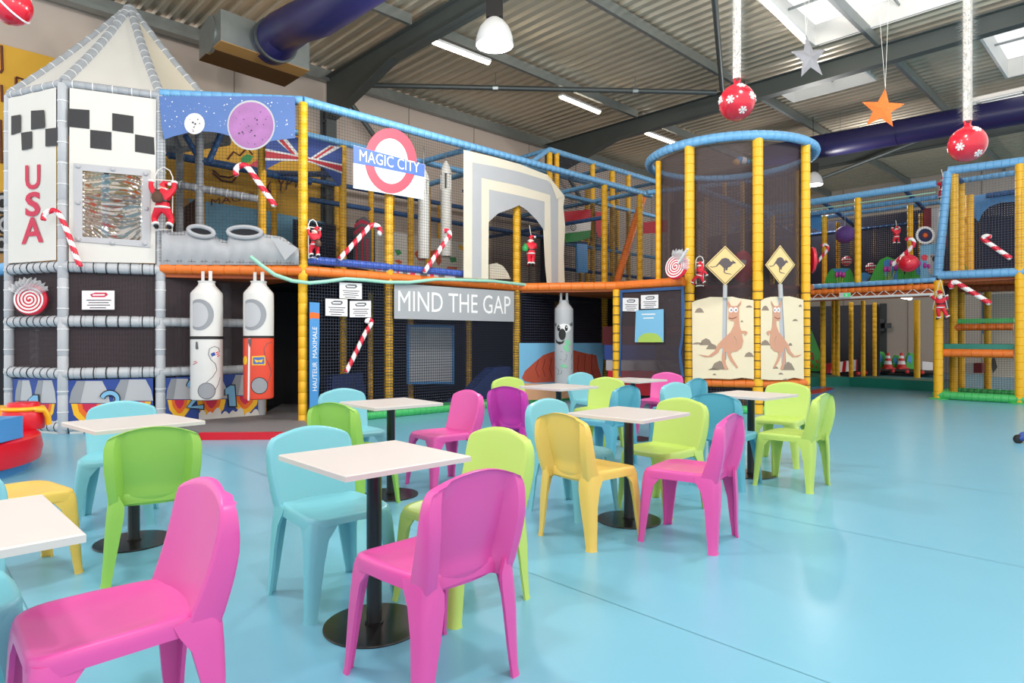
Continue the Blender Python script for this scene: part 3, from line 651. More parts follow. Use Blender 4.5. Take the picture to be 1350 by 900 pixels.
for pl, s_, bl, br, tl in ((plR, '2', (134, 546), (158, 546), (134, 517)), (plN, '2', (248, 539), (268, 537), (248, 500)), (plN, '1', (297, 535), (311, 533), (297, 508)), (plL, '1', (38, 549), (52, 549), (38, 521))):
    c0 = ((bl[0] + br[0]) / 2, bl[1])
    g = lambda p_, e: (p_[0] + e[0], p_[1] + e[1])
    if s_ == '1':
        for k_, m_, o_ in ((1.5, 'print_black', .032), (0, 'print_lblue', .036)):
            x0, y0, w_, h_ = bl[0], tl[1], br[0] - bl[0], bl[1] - tl[1]
            poly(pl, [(x0 - k_, y0 + h_ * .18 + k_ * .5), (x0 + w_ * .45, y0 - k_), (x0 + w_ * .85 + k_, y0 - k_), (x0 + w_ + k_, y0 + h_ + k_), (x0 + w_ * .4 - k_, y0 + h_ + k_), (x0 + w_ * .3 - k_, y0 + h_ * .42), (x0 - k_, y0 + h_ * .45 + k_)], o_, m_, 'number' if k_ == 0 else 'number_outline', T)
    else:
        for k_, m_, o_ in ((1.4, 'print_black', .032), (0, 'print_lblue', .036)):
            x0, y0, w_, h_ = bl[0], tl[1], br[0] - bl[0], bl[1] - tl[1]; q = 2.6 + k_
            ctr = [(x0 + w_ * (.45 + .42 * math.cos(math.radians(a))), y0 + h_ * (.3 + .28 * math.sin(math.radians(a)))) for a in range(190, 400, 20)] + [(x0 + w_ * .05, y0 + h_ * .93), (x0 + w_ + k_, y0 + h_ * .93)]
            lft, rgt = [], []
            for i_ in range(len(ctr)):
                a2, b2 = ctr[max(0, i_ - 1)], ctr[min(len(ctr) - 1, i_ + 1)]; dx, dy = b2[0] - a2[0], b2[1] - a2[1]; l_ = math.hypot(dx, dy) or 1
                lft.append((ctr[i_][0] - dy / l_ * q, ctr[i_][1] + dx / l_ * q)); rgt.append((ctr[i_][0] + dy / l_ * q, ctr[i_][1] - dx / l_ * q))
            for i_ in range(len(ctr) - 1): poly(pl, [lft[i_], lft[i_ + 1], rgt[i_ + 1], rgt[i_]], o_ + i_ * .0001, m_, 'number_stroke', T)
MB().sweep([P1, P1 + Vector((0, 0, 2.1))], .06, 12).build('post', 'pad_silver', T)
for z in (1.48, .79): MB().pad(rv(1, z), P1 + Vector((0, 0, z)), .065, .13).build('ring_beam', 'pad_silver', T)
quad_net('net', rv(1, .8), P1 + Vector((0, 0, .8)), P1 + Vector((0, 0, 2.1)), rv(1, 2.1), 'net_fine', T)
# things on the tower
def notice(pl, x0, y0, x1, y1, label, off=.1, sk=0, red=False):
    o = thing('paper_notice', pl.at((x0 + x1) / 2, y1, off), label, 'notice', 'laminated notices')
    poly(pl, [(x0, y0), (x1, y0 + sk), (x1, y1 + sk), (x0, y1)], off, 'paper', 'sheet', o, .003)
    w_ = x1 - x0; h = y1 - y0; Y = lambda f, g_: y0 + h * f + sk * g_
    poly(pl, [(x0 + w_ * .25, Y(.2, .25)), (x0 + w_ * .4, Y(.1, .4)), (x0 + w_ * .75, Y(.1, .75)), (x0 + w_ * .8, Y(.22, .8)), (x0 + w_ * .7, Y(.34, .7)), (x0 + w_ * .3, Y(.34, .3))], off + .0032, 'print_red' if red else 'print_dkgrey', 'emblem', o, .001)
    poly(pl, [(x0 + w_ * .33, Y(.19, .33)), (x0 + w_ * .7, Y(.18, .7)), (x0 + w_ * .7, Y(.26, .7)), (x0 + w_ * .33, Y(.27, .33))], off + .0045, 'paper', 'emblem_band', o, .001)
    for i, (f, a, b) in enumerate(((.48, .14, .9), (.61, .2, .82), (.74, .16, .86), (.88, .24, .74))):
        poly(pl, [(x0 + w_ * a, Y(f, a)), (x0 + w_ * b, Y(f, b)), (x0 + w_ * b, Y(f + .045, b)), (x0 + w_ * a, Y(f + .045, a))], off + .0032, 'ink', 'text_line', o, .001)
    return o
notice(plR, 108, 383, 151, 408, 'white notice with red emblem on the dark net under the rocket window', red=True, off=.03)

# ------------------------------------------------------------ main frame
F = thing('climbing_gym', O0, 'two storey netted climbing frame with yellow posts and orange and blue foam beams', 'play structure')
PF = Plane(O0, U1); S0 = rv(1); PS = plane2(S0, O0)
def prow(b): return Plane(O0 + U2 * b, U1)
def post(p, z0, z1, parent=F, mt='pad_yellow', r=.068, seg=.16): return MB().pad((p.x, p.y, z0), (p.x, p.y, z1), r, seg, 12).build('post', mt, parent)
def beam(p, q, parent=F, mt='pad_blue', r=.065, seg=.14): return MB().pad(p, q, r, seg, 12).build('beam', mt, parent)
for a, z1 in ((0, 4.62), (1.44, 4.5), (4.28, 4.5), (6.97, 4.6), (8.3, 4.6)): post(fp(a, 0), 0, z1)
beam(fp(0, 0, 4.65), fp(8.75, 0, 4.65)); beam(S0 + Vector((0, 0, 4.63)), fp(0, 0, 4.65))
beam(S0 + Vector((0, 0, 2.22)), fp(0, 0, 2.22), mt='pad_orange', r=.075, seg=.2)
Q0, Q1, Q2 = Vector((.087, 12.14, 0)), Vector((1.93, 11.8, 0)), Vector((2.93, 10.9, 0))
beam(fp(0, 0, 2.22), fp(4.28, 0, 2.22), mt='pad_orange', r=.078, seg=.2); beam(fp(4.28, 0, 2.22), fp(8.3, 0, 2.22), mt='pad_rust', r=.07, seg=.2)
beam(Q0 + Vector((0, 0, 2.22)), Q1 + Vector((0, 0, 2.22)), mt='pad_orange', r=.078, seg=.2); beam(Q1 + Vector((0, 0, 2.22)), Q2 + Vector((0, 0, 2.22)), mt='pad_orange', r=.078, seg=.2)
post(Q1, 0, 2.15, r=.075)
beam(fp(0.05, -.02, 2.38), fp(3.4, -.02, 2.38), mt='pad_royal', r=.06, seg=.12)
beam(fp(.8, 0, .07), fp(4.28, 0, .07), mt='pad_green', r=.085, seg=.12); beam(fp(4.28, 0, .07), fp(7, 0, .07), mt='pad_green', r=.085, seg=.12)
beam(Vector((.2, 11.9, .07)), fp(4.4, 0, .07), mt='pad_green', r=.07, seg=.12)
for b in (1.4, 2.8, 4.2):
    for a in (0, 1.42, 2.84, 4.28, 5.7, 6.97, 8.3, 9.8, 11.2):
        if (b, a) in ((2.8, 0), (2.8, 1.42)): continue
        post(fp(a, b), 0, 5.6 if b < 3 and a > 6.5 else 4.6, r=.06)
    beam(fp(-1.6, b, 4.65) if b > 4 else fp(0, b, 4.65), fp(11.2, b, 4.65), mt='pad_blue' if b < 2 else 'pad_navy', r=.055) if b != 2.8 else None
    beam(fp(1.5 if b == 2.8 else 0, b, 3.9), fp(11.2, b, 3.9), mt='pad_navy', r=.05) if b == 2.8 else None
for a in (1.42, 4.28, 6.97, 8.3): beam(fp(a, 0, 4.65) if a != 1.42 else fp(a, 1.4, 4.1), fp(a, 4.2, 4.65), mt='pad_navy' if a < 4 else 'pad_blue', r=.055)
for a in (3.1,): beam(fp(a, 0, 4.6), fp(a - .0, 1.4, 4.65), mt='pad_blue', r=.05)
# raised second storey towards the back
for b in (1.4, 2.8): beam(fp(6.7, b, 5.62), fp(11.2, b, 5.62), r=.065)
for a in (6.7, 9.0, 11.2): beam(fp(a, 1.4, 5.62), fp(a, 2.8, 5.62), r=.05)
beam(fp(6.7, 1.4, 5.62), fp(5.3, 1.4, 4.66), r=.055); beam(fp(6.7, 2.8, 5.62), fp(5.3, 2.8, 4.66), mt='pad_navy', r=.05)
post(fp(6.72, 1.4), 4.6, 5.55); post(fp(9.1, 1.4), 2.3, 5.55)
quad_net('net', fp(6.7, 1.45, 4.7), fp(11.2, 1.45, 4.7), fp(11.2, 1.45, 5.56), fp(6.7, 1.45, 5.56), 'net_back', F)
for z in (3.5, 2.9): beam(fp(6.97, 1.4, z), fp(11.2, 1.4, z), mt='pad_navy' if z < 3 else 'pad_blue', r=.045)
beam(fp(6.97, 0, 3.9), fp(6.97, 4.2, 3.9), mt='pad_navy', r=.045)
MB().pad(PF.at(812, 375, -.2), PF.at(849, 256, -.6), .085, .14, 12).build('leaning_beam', 'pad_orange', F)
# decks: padded boards between the storeys, dark colour standing for shade below
MB().prism([fp(.05, .1, 2.1), fp(11.2, .1, 2.1), fp(11.2, 4.4, 2.1), fp(.05, 4.4, 2.1)], (0, 0, .1)).build('deck', 'canvas_deep', F, smooth=False)
MB().prism([rv(1, 2.1), Vector((-2.99, 9.27, 2.1)), fp(0, 4.4, 2.1), rv(3, 2.1), rv(2, 2.1)], (0, 0, .08)).build('deck', 'pad_rust', F, smooth=False)
MB().prism([Q0 + Vector((0, 0, 2.12)), Q1 + Vector((0, 0, 2.12)), Q2 + Vector((0, 0, 2.12)), fp(9.3, 0, 2.12)], (0, 0, .06)).build('deck', 'pad_rust', F, smooth=False)
MB().prism([fp(.05, .05, .01), fp(11, .05, .01), fp(11, 4.4, .01), fp(.05, 4.4, .01)], (0, 0, .03)).build('floor_mat', 'canvas_deep', F, smooth=False)
for a0, a1, b in ((.6, 4.28, 2.7), (4.28, 8.3, 2.7), (8.3, 11.2, 1.3)):
    MB().prism([fp(a0, b, 0), fp(a1, b, 0), fp(a1, b, 2.1), fp(a0, b, 2.1)], U2 * .02).build('dark_backing', 'canvas_deep', F, smooth=False)  # near-black sheets put in to make the lower storey look shaded
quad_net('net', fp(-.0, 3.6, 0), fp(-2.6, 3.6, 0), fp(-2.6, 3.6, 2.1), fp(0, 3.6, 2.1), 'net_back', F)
MB().prism([fp(-3.6, 3.7, 0), fp(.8, 3.7, 0), fp(.8, 3.7, 2.15), fp(-3.6, 3.7, 2.15)], U2 * .02).build('dark_backing', 'dark_brown', F, smooth=False)  # sheet put in for the darkness behind the entrance
# nets
def fnet(a0, a1, z0, z1, mt, off=.085, b=0): return quad_net('net', fp(a0, b - off, z0), fp(a1, b - off, z0), fp(a1, b - off, z1), fp(a0, b - off, z1), mt, F)
fnet(0, 1.44, 2.3, 4.62, 'net'); fnet(1.44, 4.28, 2.3, 4.62, 'net'); fnet(4.28, 8.3, 2.3, 4.62, 'net'); fnet(0.02, 1.44, .12, 2.15, 'net_dense'); fnet(1.44, 4.28, .12, 2.15, 'net_dense'); fnet(4.28, 6.97, .12, 2.15, 'net_back')
n1 = PS.n * .085; quad_net('net', S0 + n1 + Vector((0, 0, 2.3)), O0 + n1 + Vector((0, 0, 2.3)), O0 + n1 + Vector((0, 0, 4.6)), S0 + n1 + Vector((0, 0, 4.6)), 'net', F)
fnet(6.2, 11.2, 2.3, 4.6, 'net_back', b=2.9); fnet(7.0, 11.2, 2.3, 4.6, 'net_back', b=1.4)
fnet(1.8, 5.9, 2.95, 3.75, 'net_dark', b=4.25)
# dark navy print with hill behind the lower net, pale panel
PB = prow(.35); PB2 = prow(.9)
poly(PB, [(575, 545), (590, 527), (612, 512), (640, 484), (660, 482), (672, 497), (684, 520), (684, 540), (620, 553)], 0, 'deep_mat', 'foam_hill', F, .25)
strip4(PB2, [(536, 428), (598, 429), (598, 506), (536, 506)], [(539, 431), (595, 432), (595, 503), (539, 503)], 0, 'soft_blue', 'window_border', F, .03)
poly(PB2, [(539, 431), (595, 432), (595, 503), (539, 503)], -.01, 'print_lt_grey', 'pale_panel', F, .02)
poly(PB2, [(430, 495), (470, 490), (480, 560), (430, 570)], -.3, 'deep_mat', 'foam_block', F, .2)
for px in (453, 488): post(PB2.at(px, 500, -.6), 0, 2.1, r=.05, mt='pad_yellow')
post(prow(1.4).at(617, 480), 0, 2.1, r=.05)
# inside, upper storey
PI1 = prow(1.45); 
for x, y0, y1 in ((263, 180, 350), (345, 200, 350)):
    p = plane2(S0 + Vector((0, 1.2, 0)), O0 + Vector((0, 1.2, 0))).at(x, 300); post(p, 2.2, 4.6, mt='pad_grey', r=.06)
PG = plane2(S0 + Vector((0, 1.2, 0)), O0 + Vector((0, 1.2, 0)))
MB().pad(PG.at(228, 242), PG.at(350, 264), .06).build('beam', 'pad_grey', F); ties('tie', tie_line(PG.at(228, 242), PG.at(350, 264), .2), .062, 'tie_white', F)
PW2 = prow(3.9); beam(PW2.at(222, 204), PW2.at(410, 240), mt='pad_navy', r=.07)
beam(PG.at(244, 178), PG.at(266, 215), mt='pad_navy', r=.045); beam(PG.at(292, 175), PG.at(275, 214), mt='pad_navy', r=.045)
# little printed town along the gallery edge
o = F
poly(PF, [(409, 337), (443, 342), (478, 346), (508, 350), (560, 357), (600, 362), (600, 368), (508, 358), (409, 345)], .03, 'print_lt_grey', 'printed_strip', F, .004)
for i, x in enumerate((414, 422, 431, 444, 457, 471, 485, 497, 505, 523, 531, 541, 554, 567, 578)):
    y = 337 + (x - 409) * .131 + 1.5; w_ = (7, 4, 8, 7, 9, 6, 9, 5, 4, 3, 6, 6, 9, 5, 8)[i]
    poly(PF, [(x, y), (x + w_, y + w_ * .13), (x + w_, y + 6 + w_ * .13), (x, y + 6)], .036, 'print_red' if i % 2 else 'print_dkgrey', 'printed_window', F, .002)

# ============================================================ BANNERS, SIGNS, MURAL
def panel(name, pl, x, y, label, cat, off): return thing(name, pl.at(x, y, off), label, cat)
# space banner
B = panel('space_banner', PS, 300, 205, 'blue starry space banner with a grey moon and a big lilac planet', 'banner', .1)
pts = [(210, 127), (240, 127), (270, 127), (300, 127), (330, 127), (360, 127), (389, 128), (389, 182), (372, 184), (358, 186), (345, 190), (338, 188), (318, 187), (305, 180), (292, 176), (280, 174), (262, 173), (248, 175), (228, 180), (217, 184), (213, 165)]
poly(PS, pts, .1, 'canvas_blue', 'cloth', B, .006)
poly(PS, ell(256.5, 163, 13.5, 14), .108, 'print_egg', 'moon', B)
poly(PS, ell(331, 165, 31.5, 33, 32), .108, 'print_lt_grey', 'planet_glow', B, .002); poly(PS, ell(331, 165, 29.5, 30.5, 32), .111, 'print_lilac', 'planet', B, .002)
mb = MB()
for i in range(110):
    x, y = random.uniform(213, 387), random.uniform(129, 180)
    if ((x - 331) / 33) ** 2 + ((y - 165) / 34) ** 2 < 1 or ((x - 256) / 15) ** 2 + ((y - 163) / 15) ** 2 < 1 or (y > 170 and x < 310): continue
    r = random.choice((.3, .45, .6, .9)); mb.prism([PS.at(px, py, .107) for px, py in ell(x, y, r, r, 6)], PS.n * .001)
mb.build('star', 'print_white', B, smooth=False)['kind'] = 'stuff'
mb = MB()
for cx, cy, rr, m_, k in ((331, 165, 26, 0, 26), (256, 163, 11, 1, 9)):
    for i in range(k):
        a, q = random.uniform(0, 6.28), rr * math.sqrt(random.random()); r = random.choice((.5, .8, 1.3)); mb.prism([PS.at(px, py, .114) for px, py in ell(cx + q * math.cos(a), cy + q * math.sin(a), r, r, 8)], PS.n * .001)
mb.build('crater_spot', 'print_dots', B, smooth=False)['kind'] = 'stuff'
# crater skirt
B = panel('crater_skirt', PS, 300, 350, 'grey moon landscape skirt with two open crater rims along the gallery edge', 'soft panel', .1)
def bulge(pl, top, bot, n_=44, m_=8, off=.06, amp=.1):
    vs = []
    for i in range(n_ + 1):
        f = i / n_; xt, yt = lerp_pts(top, f); xb, yb = lerp_pts(bot, f)
        for j in range(m_ + 1):
            g_ = j / m_; x = xt + (xb - xt) * g_; y = yt + (yb - yt) * g_
            vs.append(pl.at(x, y, off + amp * math.sin(PI * g_) * .7 + .014 * math.sin(f * 70 + g_ * 2) * g_))
    return MB().add(vs, [(i * (m_ + 1) + j, (i + 1) * (m_ + 1) + j, (i + 1) * (m_ + 1) + j + 1, i * (m_ + 1) + j + 1) for i in range(n_) for j in range(m_)])
def lerp_pts(pts, f):
    x = pts[0][0] + (pts[-1][0] - pts[0][0]) * f
    for (x0, y0), (x1, y1) in zip(pts, pts[1:]):
        if x <= x1 + 1e-6: t = (x - x0) / max(1e-6, x1 - x0); return x, y0 + (y1 - y0) * t
    return pts[-1]
bulge(PS, [(213, 302), (232, 306), (246, 304), (250, 302), (281, 306), (287, 314), (300, 318), (304, 304), (344, 304), (350, 309), (372, 312), (394, 328)], [(213, 349), (394, 349)]).build('cloth', 'canvas_grey', B)
for cx, cy, rx, ry, t_ in ((265, 305, 17, 6.5, 10), (322.5, 306, 22, 7, 2)):
    c = [PS.at(x, y, .14) for x, y in ell(cx, cy, rx, ry, 20, rot=t_)]; MB().sweep(c, .03, 8, closed=True).build('crater_rim', 'canvas_grey', B)
    poly(PS, ell(cx, cy, rx - 2, ry - 1.6, 20, rot=t_), .135, 'canvas_deep', 'crater_hole', B, .004)
poly(PS, [(356, 311), (393, 327), (376, 343)], .2, 'canvas_grey', 'loose_corner', B, .006)
# underground style board
B = panel('gallery_sign', PF, 512, 263, 'white sign with red ring and blue bar reading MAGIC CITY', 'sign', .12)
poly(PF, [(465.5, 191.5), (560, 217), (558.5, 263), (465.5, 248)], .12, 'print_white', 'board', B, .01)
ring_o, ring_i = ell(515, 212, 34, 43, 40, rot=-6), ell(515, 212.5, 22.5, 30, 40, rot=-6)
poly(PF, ring_o, .131, 'print_rose', 'ring', B, .004); poly(PF, ring_i, .1355, 'print_white', 'ring_centre', B, .002)
poly(PF, [(465.5, 191.5), (560, 217), (559.5, 233), (465.5, 214)], .138, 'print_label_blue', 'bar', B, .003)
text_on(PF, 'MAGIC CITY', (474, 212), (553, 228), (474, 197), .1425, 'print_white', B)
B = panel('gap_banner', PF, 600, 424, 'grey banner reading MIND THE GAP in thin white capitals', 'banner', .12)
poly(PF, [(519.5, 373), (600, 379), (677.5, 384), (677.5, 424), (600, 422), (519.5, 420)], .12, 'canvas_sign_grey', 'cloth', B, .005)
text_on(PF, 'MIND THE GAP', (525, 410), (673, 414), (525, 382.5), .127, 'print_white', B)
B = panel('height_strip', PF, 414, 559, 'tall narrow blue strip with an orange mark reading HAUTEUR MAXIMALE upwards', 'sign', .13)
poly(PF, [(408, 398), (421, 399), (421, 445), (420, 470), (421, 500), (419, 530), (420, 559), (408, 560)], .13, 'soft_blue', 'cloth', B, .005)
poly(PF, [(408, 411), (410, 413), (410, 411), (421, 413), (421, 420), (410, 419), (410, 421), (408, 419)], .1365, 'print_orange', 'mark', B, .001)
text_on(PF, 'HAUTEUR  MAXIMALE', (418, 515), (418, 431), (412, 515), .1365, 'print_white', B)
# white palace arch
B = panel('palace_arch_banner', PF, 650, 375, 'cream and grey palace front banner with a pointed arch cut out', 'banner', .13)
TR = (4.09, 600, 180)
arch = [(178, 768), (180, 460), (230, 415), (310, 385), (345, 370), (385, 395), (440, 450), (475, 500), (485, 700), (495, 795)]
poly(PF, [(45, 762), (45, 72), (200, 108), (345, 148), (500, 208), (512, 240), (590, 325), (582, 380), (592, 480), (585, 640), (590, 795)] + arch[::-1], .13, 'canvas_cream', 'cloth', B, .006, TR)
poly(PF, [(92, 138), (220, 162), (345, 190), (500, 238), (518, 258), (556, 338), (555, 790), (520, 790), (513, 315), (345, 265), (142, 222), (142, 762), (92, 762)], .137, 'canvas_grey', 'outer_band', B, .002, TR)
poly(PF, [(183, 285), (345, 318), (482, 350), (482, 508), (440, 450), (385, 395), (345, 370), (310, 385), (230, 415), (183, 455)], .137, 'canvas_grey', 'inner_field', B, .002, TR)
poly(PF, [(505, 215), (590, 320), (548, 338), (520, 262)], .15, 'canvas_cream', 'folded_corner', B, .004, TR)
for x in (345,): pass
poly(PF, [(178, 690), (215, 682), (250, 700), (275, 735), (290, 768), (178, 768)], -.1, 'canvas_cream', 'round_cushion', B, .05, TR)
# minaret columns
def minaret(px, y0, y1, r, label):
    c = prow(.45).at(px, y1); top = prow(.45).at(px, y0); t = thing('hanging_minaret', (c.x, c.y, c.z), label, 'padded column', 'white minaret columns')
    H = top.z - c.z
    MB().lathe(c, [(r * .9, 0), (r, .03), (r, H * .68), (r * 1.05, H * .69), (r * .95, H * .7)], 20).build('shaft', 'canvas_white', t)
    MB().lathe(c, [(r * .6, H * .7), (r * .6, H * .86)], 16).build('lantern_core', 'print_black', t)
    mb = MB()
    for k in range(6): a = 2 * PI * k / 6; mb.box(c + Vector((r * .78 * math.cos(a), r * .78 * math.sin(a), H * .78)), (.035, .035, H * .17), Matrix.Rotation(a, 3, 'Z'))
    mb.build('lantern_columns', 'canvas_white', t); MB().lathe(c, [(r, H * .86), (r, H * .88), (r * .85, H * .92), (r * .4, H * .98), (.01, H)], 20).build('dome', 'canvas_white', t)
    MB().sweep([c + Vector((0, 0, H)), (c.x, c.y, 4.6)], .008, 6).build('hook', 'galv', t)
minaret(588, 212, 338, .1, 'white padded minaret hanging next to the palace arch banner'); minaret(558.5, 222, 341, .1, 'white padded minaret with its top hidden by the MAGIC CITY sign')
# wall inside the gallery with drawings of a sphinx and hieroglyph marks
B = thing('drawn_wall_panel', prow(3.1).at(560, 366), 'off-white padded wall with orange and green sphinx drawings behind the gallery net', 'soft panel')
PD = prow(3.05)
poly(PD, [(494, 302), (612, 320), (640, 325), (640, 380), (494, 372)], 0, 'canvas_white', 'cloth', B, .03)
for pts, m_ in (([(546, 334), (552, 328), (560, 327), (566, 331), (574, 329), (581, 337), (582, 345), (578, 350), (574, 343), (552, 343)], 'copper_print'), ([(520, 329), (527, 329), (530, 334), (524, 337)], 'print_green'), ([(519, 343), (526, 342), (531, 346), (526, 348)], 'copper_print'), ([(592, 339), (601, 339), (602, 345), (595, 346)], 'print_green'), ([(590, 351), (603, 352), (602, 355), (589, 354)], 'copper_print'), ([(592, 357), (604, 356), (603, 360), (592, 360)], 'print_green'), ([(604, 322), (612, 325), (611, 331), (606, 328)], 'print_yellow')):
    poly(PD, pts, .031, m_, 'drawn_figure', B, .002)
B = thing('striped_cushion', prow(2.6).at(478, 350), 'red and black striped round topped pad standing in the gallery', 'soft pad')
poly(prow(2.6), [(466, 345), (466, 306), (470, 290), (478, 286), (485, 292), (487, 306), (487, 347)], 0, 'print_dkgrey', 'pad', B, .08)
for y in (293, 302): poly(prow(2.6), [(467, y + 3), (476, y - 4), (486, y), (486, y + 4), (476, y + 1), (467, y + 8)], .081, 'print_red', 'stripe', B, .003)
for x in (469, 476, 483): poly(prow(2.6), [(x, 314), (x + 2.5, 314), (x + 2.5, 345), (x, 345)], .081, 'print_red', 'stripe', B, .003)
# flags
B = thing('union_flag', prow(1.3).at(400, 245), 'blue red and white union flag cloth with an arched lower edge', 'flag'); PU = prow(1.25); TU = (4.093, 340, 150)
poly(PU, [(40, 160), (120, 130), (270, 125), (455, 180), (448, 385), (430, 380), (360, 300), (290, 262), (220, 245), (120, 258), (60, 290), (40, 310)], 0, 'flag_blue', 'cloth', B, .006, TU)
for pts, m_, o_ in (([(92, 136), (150, 130), (232, 232), (205, 236)], 'flag_white', .007), ([(110, 138), (132, 136), (205, 222), (190, 226)], 'flag_red', .010), ([(272, 245), (385, 170), (450, 178), (318, 250)], 'flag_white', .007), ([(300, 238), (395, 176), (415, 176), (315, 242)], 'flag_red', .010),
                    ([(40, 188), (240, 228), (455, 272), (455, 322), (280, 262), (215, 254), (40, 252)], 'flag_white', .013), ([(40, 200), (240, 236), (455, 282), (455, 312), (280, 254), (215, 246), (40, 238)], 'flag_red', .016)):
    poly(PU, pts, o_, m_, 'printed_band', B, .002, TU)
B = thing('striped_flag', prow(1.3).at(765, 320), 'red white and green flag with a small black wheel hanging behind the net', 'flag'); PV = prow(1.25); TV = (4.286, 740, 180)
poly(PV, [(12, 425), (165, 410), (168, 468), (20, 494)], 0, 'flag_red', 'red_stripe', B, .006, TV); poly(PV, [(20, 494), (168, 468), (166, 528), (15, 548)], 0, 'flag_white', 'white_stripe', B, .006, TV); poly(PV, [(15, 548), (166, 528), (162, 572), (90, 592), (20, 598)], 0, 'flag_green', 'green_stripe', B, .006, TV)
for r, m_, o_ in ((19, 'print_black', .007), (15, 'flag_white', .009), (9, 'print_black', .011), (6, 'flag_white', .013)): poly(PV, ell(68, 513, r * .85, r, 16), o_, m_, 'wheel_mark', B, .001, TV)
B = thing('red_pennant', prow(1.3).at(790, 312), 'small red tongue shaped pennant beside the striped flag', 'flag'); poly(PV, [(192, 425), (240, 425), (235, 510), (228, 560), (212, 572), (198, 540)], 0, 'flag_red', 'cloth', B, .006, TV)
B = thing('blue_pad', prow(1.2).at(765, 360), 'light blue rectangular pad hanging below the striped flag', 'soft pad'); poly(PV, [(80, 605), (138, 610), (142, 770), (85, 768)], .05, 'soft_blue', 'pad', B, .05, TV)
B = thing('red_curtain', prow(3).at(850, 310), 'dark red cloth deep in the upper storey near the round tower', 'cloth'); poly(prow(2.7), [(848, 293), (880, 290), (880, 306), (848, 308)], 0, 'flag_red', 'cloth', B, .01)
# mural on the long wall
B = thing('wall_mural', prow(WB - .03).at(200, 330), 'large yellow and light blue painted wall canvas reading MAGIC EGYPT', 'mural'); PM = prow(WB - .02)
poly(PM, [(-60, 38), (0, 58), (62, 74), (200, 115), (427, 178), (427, 297), (340, 284), (255, 262), (120, 255), (-60, 250)], 0, 'canvas_yellow', 'upper_cloth', B, .01)
poly(PM, [(250, 262), (340, 276), (427, 293), (450, 297), (450, 350), (250, 350)], .012, 'canvas_sky', 'lower_cloth', B, .01)
poly(PM, [(-60, 250), (120, 255), (250, 262), (250, 350), (-60, 350)], 0, 'duct_tan', 'side_cloth', B, .01)
text_on(PM, 'MAGIC', (278, 271), (335, 262), (278, 262), .024, 'print_brown', B); text_on(PM, 'EGYPT', (342, 257), (395, 247), (344, 240), .024, 'print_brown', B)
poly(PM, [(353, 318), (353, 312), (356, 306), (359, 292), (362, 306), (366, 312), (366, 322), (353, 320)], .024, 'print_skin', 'painted_tower', B, .002)
poly(PM, [(225, 330), (228, 300), (238, 276), (258, 262), (262, 290), (245, 318), (262, 330)], .024, 'duct_brown', 'painted_rock', B, .002); poly(PM, [(240, 322), (250, 312), (262, 300), (262, 318)], .027, 'print_yellow', 'painted_boat', B, .002)
def outline(pl, pts, off, mt, parent, r=.02, name='painted_line'): MB().sweep([pl.at(x, y, off) for x, y in pts], r, 5, sx=1).build(name, mt, parent)
for pts in ([(21, 102), (30, 104), (29, 120), (24, 140), (21, 138), (21, 102)], [(30, 110), (42, 126), (52, 124), (46, 133), (36, 134)], [(2, 60), (3, 92), (0, 96)], [(2, 112), (3, 134)], [(1, 158), (2, 215)], [(280, 228), (292, 238), (306, 240), (314, 230), (302, 234), (290, 232), (280, 224)], [(300, 210), (308, 200), (316, 205), (326, 195), (333, 204)]):
    outline(PM, pts, .02, 'print_brown', B)
for cx, cy, r in ((3, 268, 12), (6, 296, 11), (2, 322, 10)):
    poly(PM, ell(cx, cy, r, r * 1.2, 16), .02, 'print_black', 'painted_curl', B, .002); poly(PM, ell(cx, cy, r * .7, r * .9, 16), .024, 'print_lt_grey', 'painted_curl', B, .002); poly(PM, ell(cx, cy, r * .4, r * .5, 12), .028, 'print_black', 'painted_curl', B, .002)
poly(PM, [(318, 208), (326, 203), (334, 206), (330, 213), (318, 215)], .024, 'print_green', 'painted_leaf', B, .002); poly(PM, [(322, 222), (340, 210), (342, 216), (328, 228)], .026, 'print_rose', 'painted_leaf', B, .002)
# far left beyond the tower
B = thing('side_frame', Vector((-8.4, 9.8, 0)), 'dark netted play bay with a blue beam at the left edge behind the tower', 'play structure')
MB().pad(P(-40, 368, 8.9), P(12, 352, 8.9), .08, .15).build('beam', 'pad_blue', B); MB().prism([P(-60, 340, 9.6), P(14, 356, 9.6), P(14, 560, 9.4), P(-60, 570, 9.4)], (0, .05, 0)).build('curtain', 'canvas_deep', B, smooth=False)
# earth and rock banner below the palace
B = panel('red_rock_banner', PF, 740, 505, 'sky blue banner with a big red rock behind the koala punch bag', 'banner', .1); TB = (5, 680, 380)
poly(PF, [(22, 360), (585, 360), (568, 580), (575, 640), (22, 640)], .1, 'canvas_sky', 'cloth', B, .006, TB)
poly(PF, [(40, 590), (60, 545), (120, 490), (180, 440), (250, 415), (380, 408), (470, 430), (530, 440), (545, 520), (565, 585), (400, 610), (110, 622), (60, 612)], .108, 'canvas_terra', 'rock', B, .004, TB)
for k in range(9): outline(PF, [((x) / 5 + 680, y / 5 + 380) for x, y in ((150 + k * 44, 470 - k * 5), (130 + k * 46, 530), (150 + k * 45, 585))], .112, 'dark_red', B, .007, 'rock_crease')
poly(PF, [(22, 625), (400, 632), (400, 720), (22, 740)], .112, 'sand_dark', 'ground', B, .004, TB)
B = panel('mountain_print', prow(1.0), 800, 460, 'pale snowy mountain outlines printed on the dark cloth behind the net', 'print', 0)
for pts in ([(715, 480), (726, 410), (732, 408), (740, 450), (748, 480)], [(752, 415), (762, 420), (775, 455), (782, 480), (748, 480)], [(778, 455), (787, 428), (798, 450), (800, 480), (776, 480)], [(822, 452), (828, 420), (833, 418), (840, 445), (842, 470), (820, 470)]):
    poly(prow(1.6), pts, 0, 'print_dkgrey', 'peak', B, .01)
